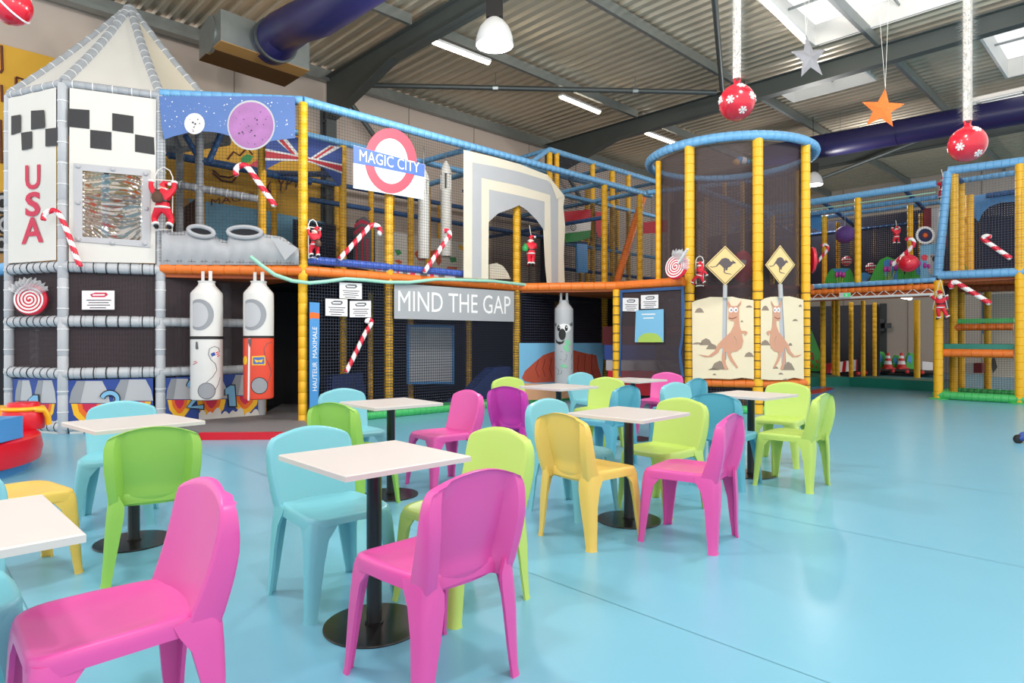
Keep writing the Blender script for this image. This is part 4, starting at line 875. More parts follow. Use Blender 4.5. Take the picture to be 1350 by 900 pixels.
# door net with posters
D = thing('net_door', Q1, 'navy edged net door between two yellow posts under the orange beam', 'net door'); PQ = plane2(Q1, Q2); TQ = (5.29, 800, 370)
for pts in ([(95, 80), (112, 78), (112, 180), (104, 300), (106, 450), (100, 560), (98, 668), (86, 668), (92, 560), (98, 300)], [(95, 66), (540, 38), (540, 60), (95, 84)], [(522, 60), (540, 58), (545, 200), (540, 300), (530, 430), (518, 500), (530, 600), (540, 670), (524, 668), (508, 560), (505, 490), (524, 380), (524, 200)]):
    poly(PQ, pts, .05, 'pad_navy', 'edging', D, .02, TQ)
p = [PQ.at(x, y, .04) for x, y in ((818, 500), (901, 497), (902, 380), (819, 384))]; quad_net('net', p[0], p[1], p[2], p[3], 'net_fine', D)
notice(PQ, 821, 392.5, 842, 410, 'white notice left of its twin above the blue poster on the net door', off=.07, sk=.5)
notice(PQ, 845, 389, 868, 407, 'white notice to the upper right, above the blue poster', off=.07, sk=-.8)
B = panel('blue_poster', PQ, 856, 451, 'light blue poster with a rounded green hill on the net door', 'poster', .08)
poly(PQ, [(838.5, 409), (875, 407.5), (875, 451), (837, 451)], .08, 'canvas_sky', 'sheet', B, .004)
poly(PQ, [(841, 451), (842, 445), (848, 440), (857, 438.5), (866, 440), (872, 446), (874, 451)], .085, 'pad_green' if False else 'print_hill' if 'print_hill' in M else mat('print_hill', (176, 204, 92), .6) and 'print_hill', 'hill', B, .002)
for y, x0, x1 in ((413.5, 846, 864), (418.5, 848, 862)): poly(PQ, [(x0, y), (x1, y - .4), (x1, y + 1.2), (x0, y + 1.6)], .085, 'print_white', 'text_line', B, .001)
B = thing('foam_steps', Vector((2.9, 12.6, 0)), 'stacked foam steps in red, blue and grey behind the net door', 'foam steps')
for i, (z0, z1, m_, dy) in enumerate(((.15, .62, 'soft_red', 0), (.62, .82, 'print_lt_grey', .25), (.82, 1.12, 'flag_blue', .5), (1.12, 1.5, 'dark_red', .75))):
    c = Vector((2.75, 12.6 + dy, (z0 + z1) / 2)); MB().box(c, (1.7, .5, z1 - z0), Matrix.Rotation(math.radians(-10), 3, 'Z')).build('step', m_, B, smooth=False)
post(P(868, 470, 13.2), 0, 2.1, r=.06); beam(P(862, 435, 12.6), P(902, 434, 12.2), mt='pad_orange', r=.05)
MB().prism([P(690, 400, 15.2), P(905, 400, 14.2), P(905, 520, 14.2), P(690, 520, 15.2)], (0, .02, 0)).build('dark_backing', 'dark_brown', F, smooth=False)
# three notices on the facade
notice(PF, 447.5, 372, 477, 393, 'white notice topmost of the three beside the yellow post', off=.13, sk=1.5)
notice(PF, 429, 393.5, 458, 416, 'white notice lower left of the three, next to the blue HAUTEUR MAXIMALE strip', off=.125, sk=1)
notice(PF, 461, 396.5, 489, 418, 'white notice lower right of the three, just over the candy cane', off=.135, sk=0)
# red edged entrance platform and green hose
B = thing('entrance_platform', Vector((-3.9, 8.9, 0)), 'low grey entrance platform with a bright red front edge', 'platform')
f_ = lambda x, y: Vector(((x - 675) / FOC * (CAM_H * FOC / (y - 446)), CAM_H * FOC / (y - 446), 0))
e0, e1 = f_(262, 580), f_(420, 579); MB().prism([e0, e1, e1 + Vector((0, .06, 0)), e0 + Vector((0, .06, 0))], (0, 0, .09)).build('front_edge', 'soft_red', B, smooth=False)
MB().prism([e0 + Vector((0, .06, 0)), e1 + Vector((-.1, .06, 0)), Vector((-2.95, 9.1, 0)), Vector((-3.2, 11.4, 0)), Vector((-4.1, 11.4, 0)), P1, rv(1) + Vector((.1, 0, 0))], (0, 0, .088)).build('deck', 'deck_grey', B, smooth=False)
B = thing('green_hose', fp(0, -.2, 2.1), 'long pale green foam hose swagging along the orange beam', 'hose')
hp = [PS.at(330, 338, .3), PS.at(345, 350, .28), PS.at(362, 362, .22), PS.at(385, 370, .18)] + [PF.at(x, y, .17) for x, y in ((408, 373), (430, 371), (455, 367.5), (480, 369), (510, 372), (540, 372), (575, 368), (610, 369), (650, 370.5), (690, 375), (720, 379), (760, 379.5))]
MB().sweep(hp, .028, 10).build('hose', 'hose_green', B)

# ------------------------------------------------------------ punch bags with printed shapes on the round cloth
def cyl_print(c, r, pts, mt, parent, name='print', tr=None, cuts=3):
    if tr: pts = [(x / tr[0] + tr[1], y / tr[0] + tr[2]) for x, y in pts]
    bm = bmesh.new(); bm.faces.new([bm.verts.new((x, y, 0)) for x, y in pts]); bmesh.ops.triangulate(bm, faces=bm.faces)
    bmesh.ops.subdivide_edges(bm, edges=bm.edges, cuts=cuts, use_grid_fill=True); bm.verts.index_update(); vs = []
    for v in bm.verts:
        d = Vector(((v.co.x - 675) / FOC, 1, (446 - v.co.y) / FOC)); A = d.x ** 2 + d.y ** 2; Bq = -2 * (d.x * c.x + d.y * c.y); Cq = c.x ** 2 + c.y ** 2 - r * r; D_ = max(0, Bq * Bq - 4 * A * Cq)
        vs.append(Vector((0, 0, CAM_H)) + d * ((-Bq - math.sqrt(D_)) / (2 * A)))
    mb = MB(); mb.add(vs, [tuple(v.index for v in f.verts) for f in bm.faces]); bm.free()
    return mb.build(name, mt, parent, weld=False)
def bag(c, r, z0, z1, low, up_, label, zs=None, tops=2.16):
    t = thing('punch_bag', (c.x, c.y, z0), label, 'punch bag', 'hanging printed punch bags'); n_ = 28
    zm = zs or (z0 + .52 * (z1 - z0))
    MB().lathe(Vector((c.x, c.y, 0)), [(r * .85, z0), (r * .97, z0 + .012), (r, z0 + .04), (r, zm)], n_).build('lower_sleeve', low, t)
    MB().lathe(Vector((c.x, c.y, 0)), [(r, zm), (r * 1.01, (zm + z1) / 2), (r, z1 - .14), (r * .97, z1 - .11), (r * .55, z1 - .01), (r * .5, z1 + .02), (r * .56, z1 + .05), (.01, z1 - .02)], n_).build('upper_sleeve', up_, t)
    for s_ in (-1, 1):
        x = c.x + s_ * r * .3; MB().box((x, c.y - .02 * s_, (z1 - .03 + tops) / 2), (.045, .012, tops - z1 + .07), Matrix.Rotation(.25 * s_, 3, 'Z')).build('strap', 'bag_white' , t, smooth=False)
    return t
TB2 = (4.286, 230, 350)
c1 = PS.at(272.5, 450, .12); t = bag(c1, .205, PS.at(272, 528, .3).z, 1.99, 'bag_white', 'bag_white', 'white astronaut punch bag with flag patch, hanging beside the red one')
zz = PS.at(272, 445, .3).z; MB().lathe(Vector((c1.x, c1.y, 0)), [(.208, zz - .02), (.211, zz - .018), (.211, zz + .018), (.208, zz + .02)], 28).build('belt', 'print_black', t)
def visor(c, r, t, x0):
    cyl_print(c, r + .004, [(max(x, x0 + 2), y) for x, y in ell(x0 + 38, 277, 84, 88, 30)], 'print_grey', t, 'visor_rim', TB2)
    cyl_print(c, r + .008, [(max(x, x0 + 3), y) for x, y in ell(x0 + 30, 278, 60, 70, 26)], 'print_lt_grey', t, 'visor', TB2)
visor(c1, .207, t, 101)
cyl_print(c1, .209, [(205, 497), (245, 480), (257, 512), (218, 528)], 'flag_white', t, 'flag_patch', TB2); cyl_print(c1, .212, [(205, 497), (226, 488), (233, 506), (212, 514)], 'flag_blue', t, 'flag_patch_corner', TB2)
for dy in (4, 14, 24): cyl_print(c1, .212, [(231 + dy * .4, 487 + dy), (247 + dy * .35, 480 + dy), (249 + dy * .35, 485 + dy), (232 + dy * .4, 492 + dy)], 'flag_red', t, 'flag_stripe', TB2, 1)
cyl_print(c1, .209, ell(182, 708, 48, 44, 18), 'print_grey', t, 'glove', TB2); cyl_print(c1, .208, ell(182, 708, 51, 47, 18), 'print_black', t, 'glove_outline', TB2)
cyl_print(c1, .209, [(120, 430), (130, 430), (135, 470), (126, 475), (118, 468)], 'print_dkgrey', t, 'zip_pull', TB2)
def cyl_line(c, r, pts, t, mt='print_dkgrey', rad=.004):
    out = []
    for x, y in pts:
        x = x / 4.286 + 230; y = y / 4.286 + 350; d = Vector(((x - 675) / FOC, 1, (446 - y) / FOC)); A = d.x ** 2 + d.y ** 2; Bq = -2 * (d.x * c.x + d.y * c.y); D_ = max(0, Bq * Bq - 4 * A * (c.x ** 2 + c.y ** 2 - r * r)); out.append(Vector((0, 0, CAM_H)) + d * ((-Bq - math.sqrt(D_)) / (2 * A)))
    MB().sweep(out, rad, 5).build('tube_line', mt, t)
cyl_line(c1, .208, [(180, 660), (215, 630), (240, 590), (232, 555), (205, 530), (192, 500), (198, 470), (225, 456), (250, 465), (256, 490)], t); cyl_line(c1, .208, [(232, 700), (248, 670), (258, 630)], t)
cyl_line(c1, .208, [(103, 560), (115, 553), (128, 548), (120, 540), (108, 545)], t, 'print_red')
c2 = PS.at(341, 450, .12); t = bag(c2, .2, PS.at(341, 527, .3).z, 2.0, 'bag_red', 'bag_white', 'orange-red astronaut punch bag with white zip, next to the entrance', zs=PS.at(341, 445, .3).z)
zz = PS.at(341, 444, .3).z; MB().lathe(Vector((c2.x, c2.y, 0)), [(.203, zz - .016), (.206, zz - .014), (.206, zz + .014), (.203, zz + .016)], 28).build('belt', 'print_black', t)
visor(c2, .202, t, 398)
cyl_print(c2, .204, [(418, 412), (428, 412), (424, 762), (413, 762)], 'print_white', t, 'zip', TB2); cyl_print(c2, .206, [(416, 414), (432, 414), (432, 440), (426, 462), (418, 440)], 'print_dkgrey', t, 'zip_pull', TB2)
cyl_print(c2, .204, [(437, 512), (514, 508), (514, 563), (437, 563)], 'print_yellow', t, 'badge', TB2); cyl_print(c2, .206, [(444, 519), (508, 516), (508, 556), (444, 557)], 'print_label_blue', t, 'badge_field', TB2); cyl_print(c2, .208, [(450, 530), (475, 535), (502, 528), (492, 548), (476, 543), (462, 549)], 'print_yellow', t, 'badge_wings', TB2)
cyl_print(c2, .203, ell(480, 678, 49, 48, 18), 'print_black', t, 'glove_outline', TB2); cyl_print(c2, .205, ell(480, 678, 45, 44, 18), 'print_grey', t, 'glove', TB2); cyl_print(c2, .204, ell(400, 535, 12, 26, 10), 'print_yellow', t, 'patch', TB2)
cyl_line(c2, .203, [(530, 660), (548, 600), (535, 560), (515, 520), (505, 470), (525, 440), (550, 432)], t)
c3 = PF.at(743.5, 450, .55); TK = (5, 680, 380); t = bag(c3, .178, PF.at(743, 506, .55).z, 1.93, 'bag_grey', 'bag_grey', 'grey koala face punch bag hanging before the red rock banner', tops=2.2)
for pts, m_, o_ in ((ell(318, 262, 44, 30, 14, rot=0), 'print_white', .002), (ell(283, 262, 10, 20, 12), 'print_black', .006), (ell(333, 262, 10, 20, 12), 'print_black', .006), (ell(285, 256, 3, 5, 8), 'print_white', .009), (ell(335, 256, 3, 5, 8), 'print_white', .009), (ell(306, 303, 24, 38, 16), 'print_black', .01), ([(260, 332), (275, 350), (300, 352), (322, 340), (312, 362), (288, 370), (268, 358)], 'print_black', .006),
                    ([(322, 350), (340, 335), (360, 350), (358, 378), (338, 380)], 'print_leaf', .008), ([(308, 382), (330, 372), (352, 395), (350, 420), (325, 412)], 'print_leaf', .008), ([(290, 508), (312, 498), (345, 515), (330, 524), (300, 520)], 'print_leaf', .008), ([(258, 228), (270, 232), (266, 252), (258, 248)], 'print_dkgrey', .006), ([(355, 235), (372, 222), (376, 245), (362, 250)], 'print_dkgrey', .006)):
    if m_ == 'print_leaf' and m_ not in M: mat('print_leaf', (130, 206, 160), .5)
    cyl_print(c3, .178 + o_, pts, m_, t, 'print', TK, 2)
TS = TB2; TB2_ = TB2
for pts in ([(262, 430), (300, 415), (340, 440), (330, 470), (290, 470)], [(262, 520), (285, 540), (275, 570), (300, 560), (305, 540)], [(262, 470), (320, 480), (370, 500), (368, 530), (330, 520)], [(370, 430), (365, 470)]):
    pts = [((x / 5 + 680 - 230) * 4.286, (y / 5 + 380 - 350) * 4.286) for x, y in pts]; cyl_line(c3, .182, pts, t)

# ============================================================ ROUND NET TOWER
CC, CR = Vector((4.1, 12.1, 0)), 1.45
K = thing('round_net_tower', CC, 'round tower of fine dark net with yellow posts and a curved blue top ring', 'play tower')
def cpt(px, near=True, r=CR):
    d = Vector(((px - 675) / FOC, 1, 0)); A = d.dot(d); Bq = -2 * d.dot(CC); Cq = CC.dot(CC) - r * r; D_ = max(0, Bq * Bq - 4 * A * Cq)
    return d * ((-Bq + (-1 if near else 1) * math.sqrt(D_)) / (2 * A))
TP = {909: 4.57, 999: 4.57, 1062: 4.57}
CP = {px: cpt(px) for px in TP}
for px, z in TP.items(): post(CP[px], 0, z, K, r=.085 if px < 1000 else .075)
for px, r in ((868, .06), (916, .055), (1050, .06)): post(cpt(px, px < 900), 0 if px != 868 else 2.2, 4.5, K, r=.05)
def ring(z, r=CR, rr=.07, a0=0, a1=360, mt='pad_blue', name='ring_beam', seg=.13):
    n_ = max(6, int(r * math.radians(a1 - a0) / seg)); pts = [CC + Vector((r * math.cos(math.radians(a0 + (a1 - a0) * i / n_)), r * math.sin(math.radians(a0 + (a1 - a0) * i / n_)), z)) for i in range(n_ + (0 if a1 - a0 >= 360 else 1))]
    return MB().padpath(pts, rr, 10, closed=a1 - a0 >= 360).build(name, mt, K)
ring(4.62, CR + .03, .08)
ring(2.2, mt='pad_rust', rr=.06, a0=-10, a1=190)
c909, c999, c1062 = CP[909], CP[999], CP[1062]
V = lambda p, z: Vector((p.x, p.y, z))
for p, q in ((c909, c999), (c999, c1062)):
    MB().pad(V(p, .5), V(q, .5), .075, .2).build('beam', 'pad_orange', K); MB().pad(V(p, .06), V(q, .06), .07, .12).build('beam', 'pad_green', K)
    quad_net('net', V(p, .1), V(q, .1), V(q, .45), V(p, .45), 'net_dense', K)
rr_ = cpt(1070, True, CR + .02); MB().pad(V(c1062, .5), V(c1062, .5) + Vector((.1, .35, 0)), .075, .15).build('beam', 'pad_orange', K)
for p_ in (c909, c999, c1062): ties('tie', tie_line(V(p_, .1), V(p_, 2.1), .14), .088 if p_ is not c1062 else .078, 'tie_black', K)
ties('tie', tie_line(Vector((Q1.x, Q1.y, .1)), Vector((Q1.x, Q1.y, 2.1)), .16), .078, 'tie_black', F)
for p_, q_ in (((914, 247), (1018, 284)), ((1018, 281), (1068, 270)), ((853, 254), (994, 238))): beam(P(*p_, 14.6), P(*q_, 14.2 if q_[0] > 1000 else 15.2), r=.06)
for px, y0, r_ in ((955, 235, .05), (979, 240, .05), (1018, 284, .06), (930, 260, .045)): p_ = P(px, y0, 14.6); post(p_, 0, p_.z, r=r_)
B = thing('plush_ball', P(975, 216, 12.6), 'small blue white and orange plush toys caught high in the round tower net', 'toy')
for i_, (x_, y_, m_) in enumerate(((971, 214, 'duct_tan'), (975, 211, 'soft_blue'), (980, 212, 'candy_white'), (986, 213, 'soft_blue'), (992, 212, 'print_green'))): MB().ball(P(x_, y_, 12.5), .075 if i_ < 3 else .05, 10, 8).build('plush', m_, B)
# the fine net drum
n_ = 48; mb = MB(); vs = []; uv = []
for i in range(n_ + 1):
    a = 2 * PI * i / n_
    for z in (.5, 4.56): vs.append(CC + Vector(((CR - .09) * math.cos(a), (CR - .09) * math.sin(a), z))); uv.append((a * CR, z))
mb.add(vs, [(2 * i, 2 * i + 2, 2 * i + 3, 2 * i + 1) for i in range(n_)]); mb.uv = uv; mb.build('net_drum', 'net_fine', K)
MB().lathe(CC, [(.01, 2.1), (CR - .1, 2.1), (CR - .1, 2.15), (.01, 2.15)], 32).build('deck', 'dark_red', K, smooth=False)
MB().lathe(CC, [(.01, .3), (CR - .15, .3), (CR - .15, .35), (.01, .35)], 32).build('foam_floor', 'canvas_deep', K, smooth=False)
PK1, PK2 = plane2(c909, c999), plane2(c999, c1062); TG = (5.145, 905, 385)
def stones(pl, L, parent, off):
    for cx, cy, rx, ry in L: poly(pl, [(cx - rx, cy + ry * .7), (cx - rx * .6, cy - ry * .5), (cx, cy - ry), (cx + rx * .5, cy - ry * .6), (cx + rx, cy + ry * .7)], off, 'print_stone', 'printed_stone', parent, .001, TG)
def grow(pts, k):
    cx = sum(p[0] for p in pts) / len(pts); cy = sum(p[1] for p in pts) / len(pts)
    return pts
B1 = thing('kangaroo_banner', PK1.at(955, 498, .1), 'wide sand banner with a kangaroo facing left whose tail points left', 'banner', 'kangaroo banners')
poly(PK1, [(37, 70), (60, 58), (110, 45), (160, 32), (240, 34), (310, 30), (360, 42), (420, 50), (456, 55), (458, 590), (380, 580), (300, 590), (160, 585), (42, 590)], .1, 'canvas_sand', 'cloth', B1, .005, TG)
stones(PK1, [(88, 125, 33, 20), (425, 98, 25, 9), (133, 340, 46, 28), (75, 348, 40, 9), (175, 372, 44, 22), (425, 425, 34, 20), (225, 500, 60, 36), (185, 523, 40, 8), (190, 558, 14, 7), (376, 198, 10, 8)], B1, .1055)
def sign(pl, cx, cy, w2, h2, bottom, parent_label):
    S = thing('kangaroo_sign', pl.at(cx, bottom, .12), parent_label, 'sign', 'kangaroo road signs')
    x = 2 * w2 / 54; 
    xb = -1.5 if cx < 1000 else 5; MB().sweep([pl.at(cx, cy + h2 - 1, .15), pl.at(cx + xb * .2, 393, .15)], .036, 12).build('pole', 'print_lt_grey', S); poly(pl, [(cx - 2.9, 391), (cx + 2.9, 391), (cx + 2.9 + xb, bottom), (cx - 2.9 + xb, bottom)], .106, 'print_lt_grey', 'painted_pole', S, .003); poly(pl, [(cx + 1.6, 391), (cx + 2.9, 391), (cx + 2.9 + xb, bottom), (cx + 1.6 + xb, bottom)], .1095, 'print_grey', 'painted_pole_edge', S, .001)
    poly(pl, [(cx, cy - h2), (cx + w2, cy), (cx, cy + h2), (cx - w2, cy)], .17, 'print_black', 'edge', S, .01); k = .95
    poly(pl, [(cx, cy - h2 * .985), (cx + w2 * .985, cy), (cx, cy + h2 * .985), (cx - w2 * .985, cy)], .181, 'print_sign', 'board_rim', S, .001)
    poly(pl, [(cx, cy - h2 * .92), (cx + w2 * .92, cy), (cx, cy + h2 * .92), (cx - w2 * .92, cy)], .1825, 'print_black', 'board_line', S, .001)
    poly(pl, [(cx, cy - h2 * .88), (cx + w2 * .88, cy), (cx, cy + h2 * .88), (cx - w2 * .88, cy)], .184, 'print_sign', 'board_face', S, .001)
    roo = [(275, 320), (300, 328), (335, 320), (370, 280), (400, 245), (440, 235), (475, 248), (495, 275), (515, 275), (505, 258), (525, 268), (550, 285), (545, 293), (520, 295), (490, 325), (465, 335), (455, 365), (438, 360), (445, 335), (440, 345), (430, 380), (440, 388), (500, 400), (505, 406), (440, 398), (420, 385), (420, 340), (400, 320), (375, 300), (345, 325), (300, 336), (278, 328)]
    poly(pl, [(cx + (px - 435) / 217 * w2, cy + (py - 315) / 205 * h2) for px, py in roo], .1855, 'print_roo', 'kangaroo_mark', S, .001)
    return S
sign(PK1, 956, 350, 27, 26.5, 474, 'wider diamond kangaroo road sign, between the two yellow posts at left'); sign(PK2, 1028.5, 349, 20, 26.5, 480, 'narrower diamond kangaroo road sign beside the outer yellow post')
rooL = [(275, 55), (290, 68), (302, 92), (325, 95), (345, 92), (362, 70), (372, 58), (370, 82), (355, 105), (357, 130), (355, 160), (358, 200), (362, 235), (372, 262), (400, 262), (415, 272), (410, 282), (395, 297), (392, 280), (375, 280), (385, 330), (375, 375), (345, 400), (310, 405), (300, 420), (315, 455), (350, 510), (340, 516), (300, 470), (278, 430), (275, 405), (260, 410), (262, 440), (268, 490), (285, 522), (260, 527), (242, 480), (240, 430), (252, 385), (235, 375), (215, 410), (170, 440), (120, 440), (80, 422), (100, 424), (150, 432), (190, 400), (212, 355), (255, 310), (300, 270), (322, 225), (325, 195), (300, 195), (282, 180), (285, 150), (285, 105), (276, 80)]
def roo(pl, pts, off, parent, mirror=None):
    f = (lambda x, y: (mirror(x), y)) if mirror else (lambda x, y: (x, y))
    poly(pl, [f(x, y) for x, y in pts], off, 'print_skin', 'kangaroo_print', parent, .0015, TG)
    for cx in (302, 334): poly(pl, [f(x, y) for x, y in ell(cx, 120, 15, 18, 14)], off + .002, 'print_white', 'eye', parent, .0008, TG); poly(pl, [f(x, y) for x, y in ell(cx + 2, 121, 5, 6, 8)], off + .0032, 'print_black', 'pupil', parent, .0006, TG)
    poly(pl, [f(x, y) for x, y in ((288, 172), (310, 178), (340, 166), (342, 170), (312, 183), (290, 178))], off + .002, 'print_brown', 'mouth', parent, .0008, TG)
    for ear in ([(280, 70), (292, 90), (298, 92)], [(367, 72), (352, 96), (347, 92)]): poly(pl, [f(x, y) for x, y in ear], off + .002, 'print_stone', 'ear_inside', parent, .0008, TG)
    poly(pl, [f(x, y) for x, y in ((322, 300), (340, 330), (335, 365), (342, 330), (326, 298))], off + .002, 'print_stone', 'fold_line', parent, .0008, TG)
roo(PK1, rooL, .112, B1)
B2 = thing('kangaroo_banner', PK2.at(1030, 498, .1), 'narrow sand banner with a mirrored kangaroo, tail to the outer yellow post', 'banner', 'kangaroo banners')
poly(PK2, [(503, 58), (530, 42), (570, 32), (620, 30), (700, 28), (750, 40), (792, 52), (795, 590), (730, 580), (660, 595), (560, 595), (505, 590)], .1, 'canvas_sand', 'cloth', B2, .005, TG)
stones(PK2, [(535, 110, 26, 20), (738, 190, 20, 9), (772, 93, 12, 10), (535, 345, 34, 22), (705, 355, 14, 12), (690, 505, 46, 34), (605, 512, 20, 10), (640, 553, 18, 8), (672, 592, 22, 6)], B2, .1055)
roo(PK2, rooL, .112, B2, lambda x: 625 - (x - 302) * .72 if True else x)
# red wrapped sweets seen through the net
B = thing('round_cushion', cpt(979, False), 'dim red round pillow inside the round net tower', 'cushion')
MB().ball(P(979, 352, 11.6), (.2, .1, .3), 16, 10).build('cushion', 'candy_red', B); poly(plane2((4, 11.49), (5, 11.49)), [(975, 343), (984, 342), (983, 350), (976, 351)], 0, 'candy_white', 'mark', B)
# blue wedge mats on the floor behind the tower foot
B = thing('red_blue_mat', P(1080, 518, 14.4), 'flat blue mat with a bright red border stripe behind the tower foot', 'mat')
MB().prism([f_(1055, 524), f_(1078, 526), f_(1100, 514), f_(1084, 510), f_(1055, 514)], (0, 0, .03)).build('mat', 'soft_blue', B, smooth=False)
MB().prism([f_(1060, 523) + Vector((0, 0, .031)), f_(1084, 519) + Vector((0, 0, .031)), f_(1099, 514) + Vector((0, 0, .031)), f_(1092, 512.5) + Vector((0, 0, .031)), f_(1060, 518) + Vector((0, 0, .031))], (0, 0, .01)).build('stripe', 'soft_red', B, smooth=False)

# ============================================================ GALLERY BRIDGE AND NEAR RIGHT TOWER
R0 = Vector((8.8, 13.3, 0)); PGc = Plane(R0, U2)
def gp(t, d=0, z=0): return R0 + U2 * t + U1 * d + Vector((0, 0, z))      # t along the gallery, d away behind it
G = thing('gallery_bridge', R0, 'long raised play gallery with blue top rail over a white lattice truss', 'play structure')
tl = 4.4
for z, mt_, r, d in ((4.46, 'pad_blue', .075, 0), (2.47, 'pad_blue', .055, 0), (2.33, 'pad_orange', .065, 0), (4.3, 'pad_blue', .045, 1.3), (4.1, 'pad_navy', .05, 2.6), (4.3, 'pad_blue', .055, .6), (3.3, 'pad_navy', .045, 3.6), (2.3, 'pad_rust', .06, 1.4)):
    MB().pad(gp(-.0 if d else 0, d, z), gp(tl + d * .6, d, z), r, .14).build('beam', mt_, G)
for t_ in (.6, 2.3, 3.9):
    for d0, d1, z0, z1 in ((0, 1.3, 4.46, 4.3), (1.3, 2.6, 4.3, 4.1)): MB().pad(gp(t_, d0, z0), gp(t_, d1, z1), .045).build('beam', 'pad_navy', G)
MB().prism([gp(0, .05, 2.36), gp(tl + .6, .05, 2.36), gp(tl + .6, 4.0, 2.36), gp(0, 4.0, 2.36)], (0, 0, .04)).build('deck', 'pad_rust', G, smooth=False)
MB().sweep([gp(0, -.03, 4.28), gp(tl, -.03, 4.28)], .012, 6).build('handrope', 'hose_green', G)
def gpost(px, d, z0, z1, r=.06, mt='pad_yellow'): p = Plane(R0 + U1 * d, U2).at(px, 400); return MB().pad((p.x, p.y, z0), (p.x, p.y, z1), r, .16, 12).build('post', mt, G)
gpost(1131, 0, 2.5, 4.4, .068)
for px, d in ((1087, .9), (1105, 2.0), (1123, 3.6), (1139, 3.4), (1154, 3.8), (1200, .9), (1214, 2.2)): gpost(px, d, 2.4, 4.25, .06 if d < 1.5 else .05)
for px, d, r in ((1085, 1.6, .065), (1104, 3.8, .065), (1099, 4.1, .06), (1122, 5.2, .065), (1138, 4.8, .06), (1153, 6.0, .06), (1209, 5.6, .08)): gpost(px, d, .0, 2.35, r)
# lattice truss
mb = MB(); mb.sweep([gp(0, -.04, 2.17), gp(tl, -.04, 2.17)], .028, 8); mb.build('truss_chord', 'lamp_body', G)
n_ = 16
for i in range(n_):
    a, b, m_ = tl * i / n_, tl * (i + 1) / n_, tl * (i + .5) / n_
    mb = MB(); mb.sweep([gp(a, -.04, 2.18), gp(m_, -.04, 2.3), gp(b, -.04, 2.18)], .01, 5); mb.build('truss_diagonal', 'lamp_body', G)
MB().prism([gp(0, .02, 2.12), gp(tl, .02, 2.12), gp(tl, .02, 2.26), gp(0, .02, 2.26)], U1 * .03).build('truss_shadow_board', 'pad_rust', G, smooth=False)
quad_net('net', gp(0, .08, 2.5), gp(tl, .08, 2.5), gp(tl, .08, 4.4), gp(0, .08, 4.4), 'net', G)
quad_net('net', gp(-3, 2.9, 2.4), gp(tl + 2.5, 2.9, 2.4), gp(tl + 2.5, 2.9, 4.45), gp(-3, 2.9, 4.45), 'net_dark', G); quad_net('net', gp(-.1, 1.9, 2.4), gp(tl + 1.5, 1.9, 2.4), gp(tl + 1.5, 1.9, 4.3), gp(-.1, 1.9, 4.3), 'net_back', G)
MB().prism([gp(-3, 4.0, 2.4), gp(tl + 3, 4.0, 2.4), gp(tl + 3, 4.0, 3.35), gp(-3, 4.0, 3.35)], U1 * .02).build('dark_backing', 'canvas_navy', G, smooth=False)
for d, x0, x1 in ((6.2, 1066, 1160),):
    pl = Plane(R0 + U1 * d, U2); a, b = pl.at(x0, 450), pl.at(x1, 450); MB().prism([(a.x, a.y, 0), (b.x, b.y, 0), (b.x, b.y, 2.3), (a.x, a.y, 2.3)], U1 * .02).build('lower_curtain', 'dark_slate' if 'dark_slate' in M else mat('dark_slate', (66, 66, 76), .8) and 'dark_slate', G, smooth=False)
# exit sign on the truss and strip lamp below
E = thing('exit_sign', PGc.at(1113, 392, .1), 'small green emergency exit sign with running figure hanging on the truss', 'sign')
poly(PGc, [(1107, 386), (1121.5, 385.5), (1121.5, 392), (1107, 392.5)], .08, 'lamp_body', 'case', E, .03); poly(PGc, [(1112, 386.6), (1121, 386.2), (1121, 391), (1112, 391.3)], .111, 'exit_green', 'panel', E, .002)
poly(PGc, [(1115, 387.2), (1116, 387.5), (1117.5, 387.6), (1116.6, 388.8), (1117.6, 391), (1116, 389.8), (1114.2, 391), (1115.2, 388.6), (1114, 388.2)], .1135, 'print_white', 'running_figure', E, .001)
strip(P(1183, 390.5, 17.2) , P(1200, 394, 17.7), 'tiny lit strip lamp under the raised gallery')
# things along the gallery
PGi = lambda d: Plane(R0 + U1 * d, U2); TBR = (5.295, 1060, 230)
def gthing(name, px, py, d, label, cat): return thing(name, PGi(d).at(px, py), label, cat)
def hill(pts, d, label, mark, tulips):
    H = gthing('foam_hill', sum(p[0] for p in pts) / len(pts) / 5.295 + 1060, 372, d, label, 'foam hill'); pl = PGi(d)
    poly(pl, pts, 0, 'soft_green', 'hill', H, .12, TBR)
    for m_ in mark: poly(pl, m_, .122, 'soft_blue', 'stream', H, .006, TBR)
    for x0, y0, x1, y1 in tulips:
        MB().sweep([pl.at(x0 / 5.295 + 1060, y0 / 5.295 + 230, .14), pl.at(x1 / 5.295 + 1060, y1 / 5.295 + 230, .14)], .012, 6).build('stem', 'print_hill', H)
        MB().ball(pl.at(x1 / 5.295 + 1060, y1 / 5.295 + 230, .14), (.045, .045, .07), 8, 6).build('tulip_head', 'magenta', H)
hill([(155, 760), (175, 700), (205, 660), (260, 655), (320, 655), (340, 690), (355, 755)], .45, 'small green foam hill with a blue pond top, beside the round net tower', [[(195, 658), (320, 655), (290, 680), (225, 685)]], [(235, 755, 228, 700), (250, 755, 252, 695), (262, 755, 276, 700)])
hill([(470, 745), (500, 670), (540, 600), (590, 575), (640, 595), (690, 650), (710, 740)], .45, 'larger green foam hill with blue streams, under the red ball', [[(555, 610), (580, 590), (620, 600), (650, 650), (655, 735), (600, 738), (560, 700)]], [(572, 740, 568, 660), (588, 740, 595, 660), (600, 738, 612, 618), (612, 735, 640, 650)])
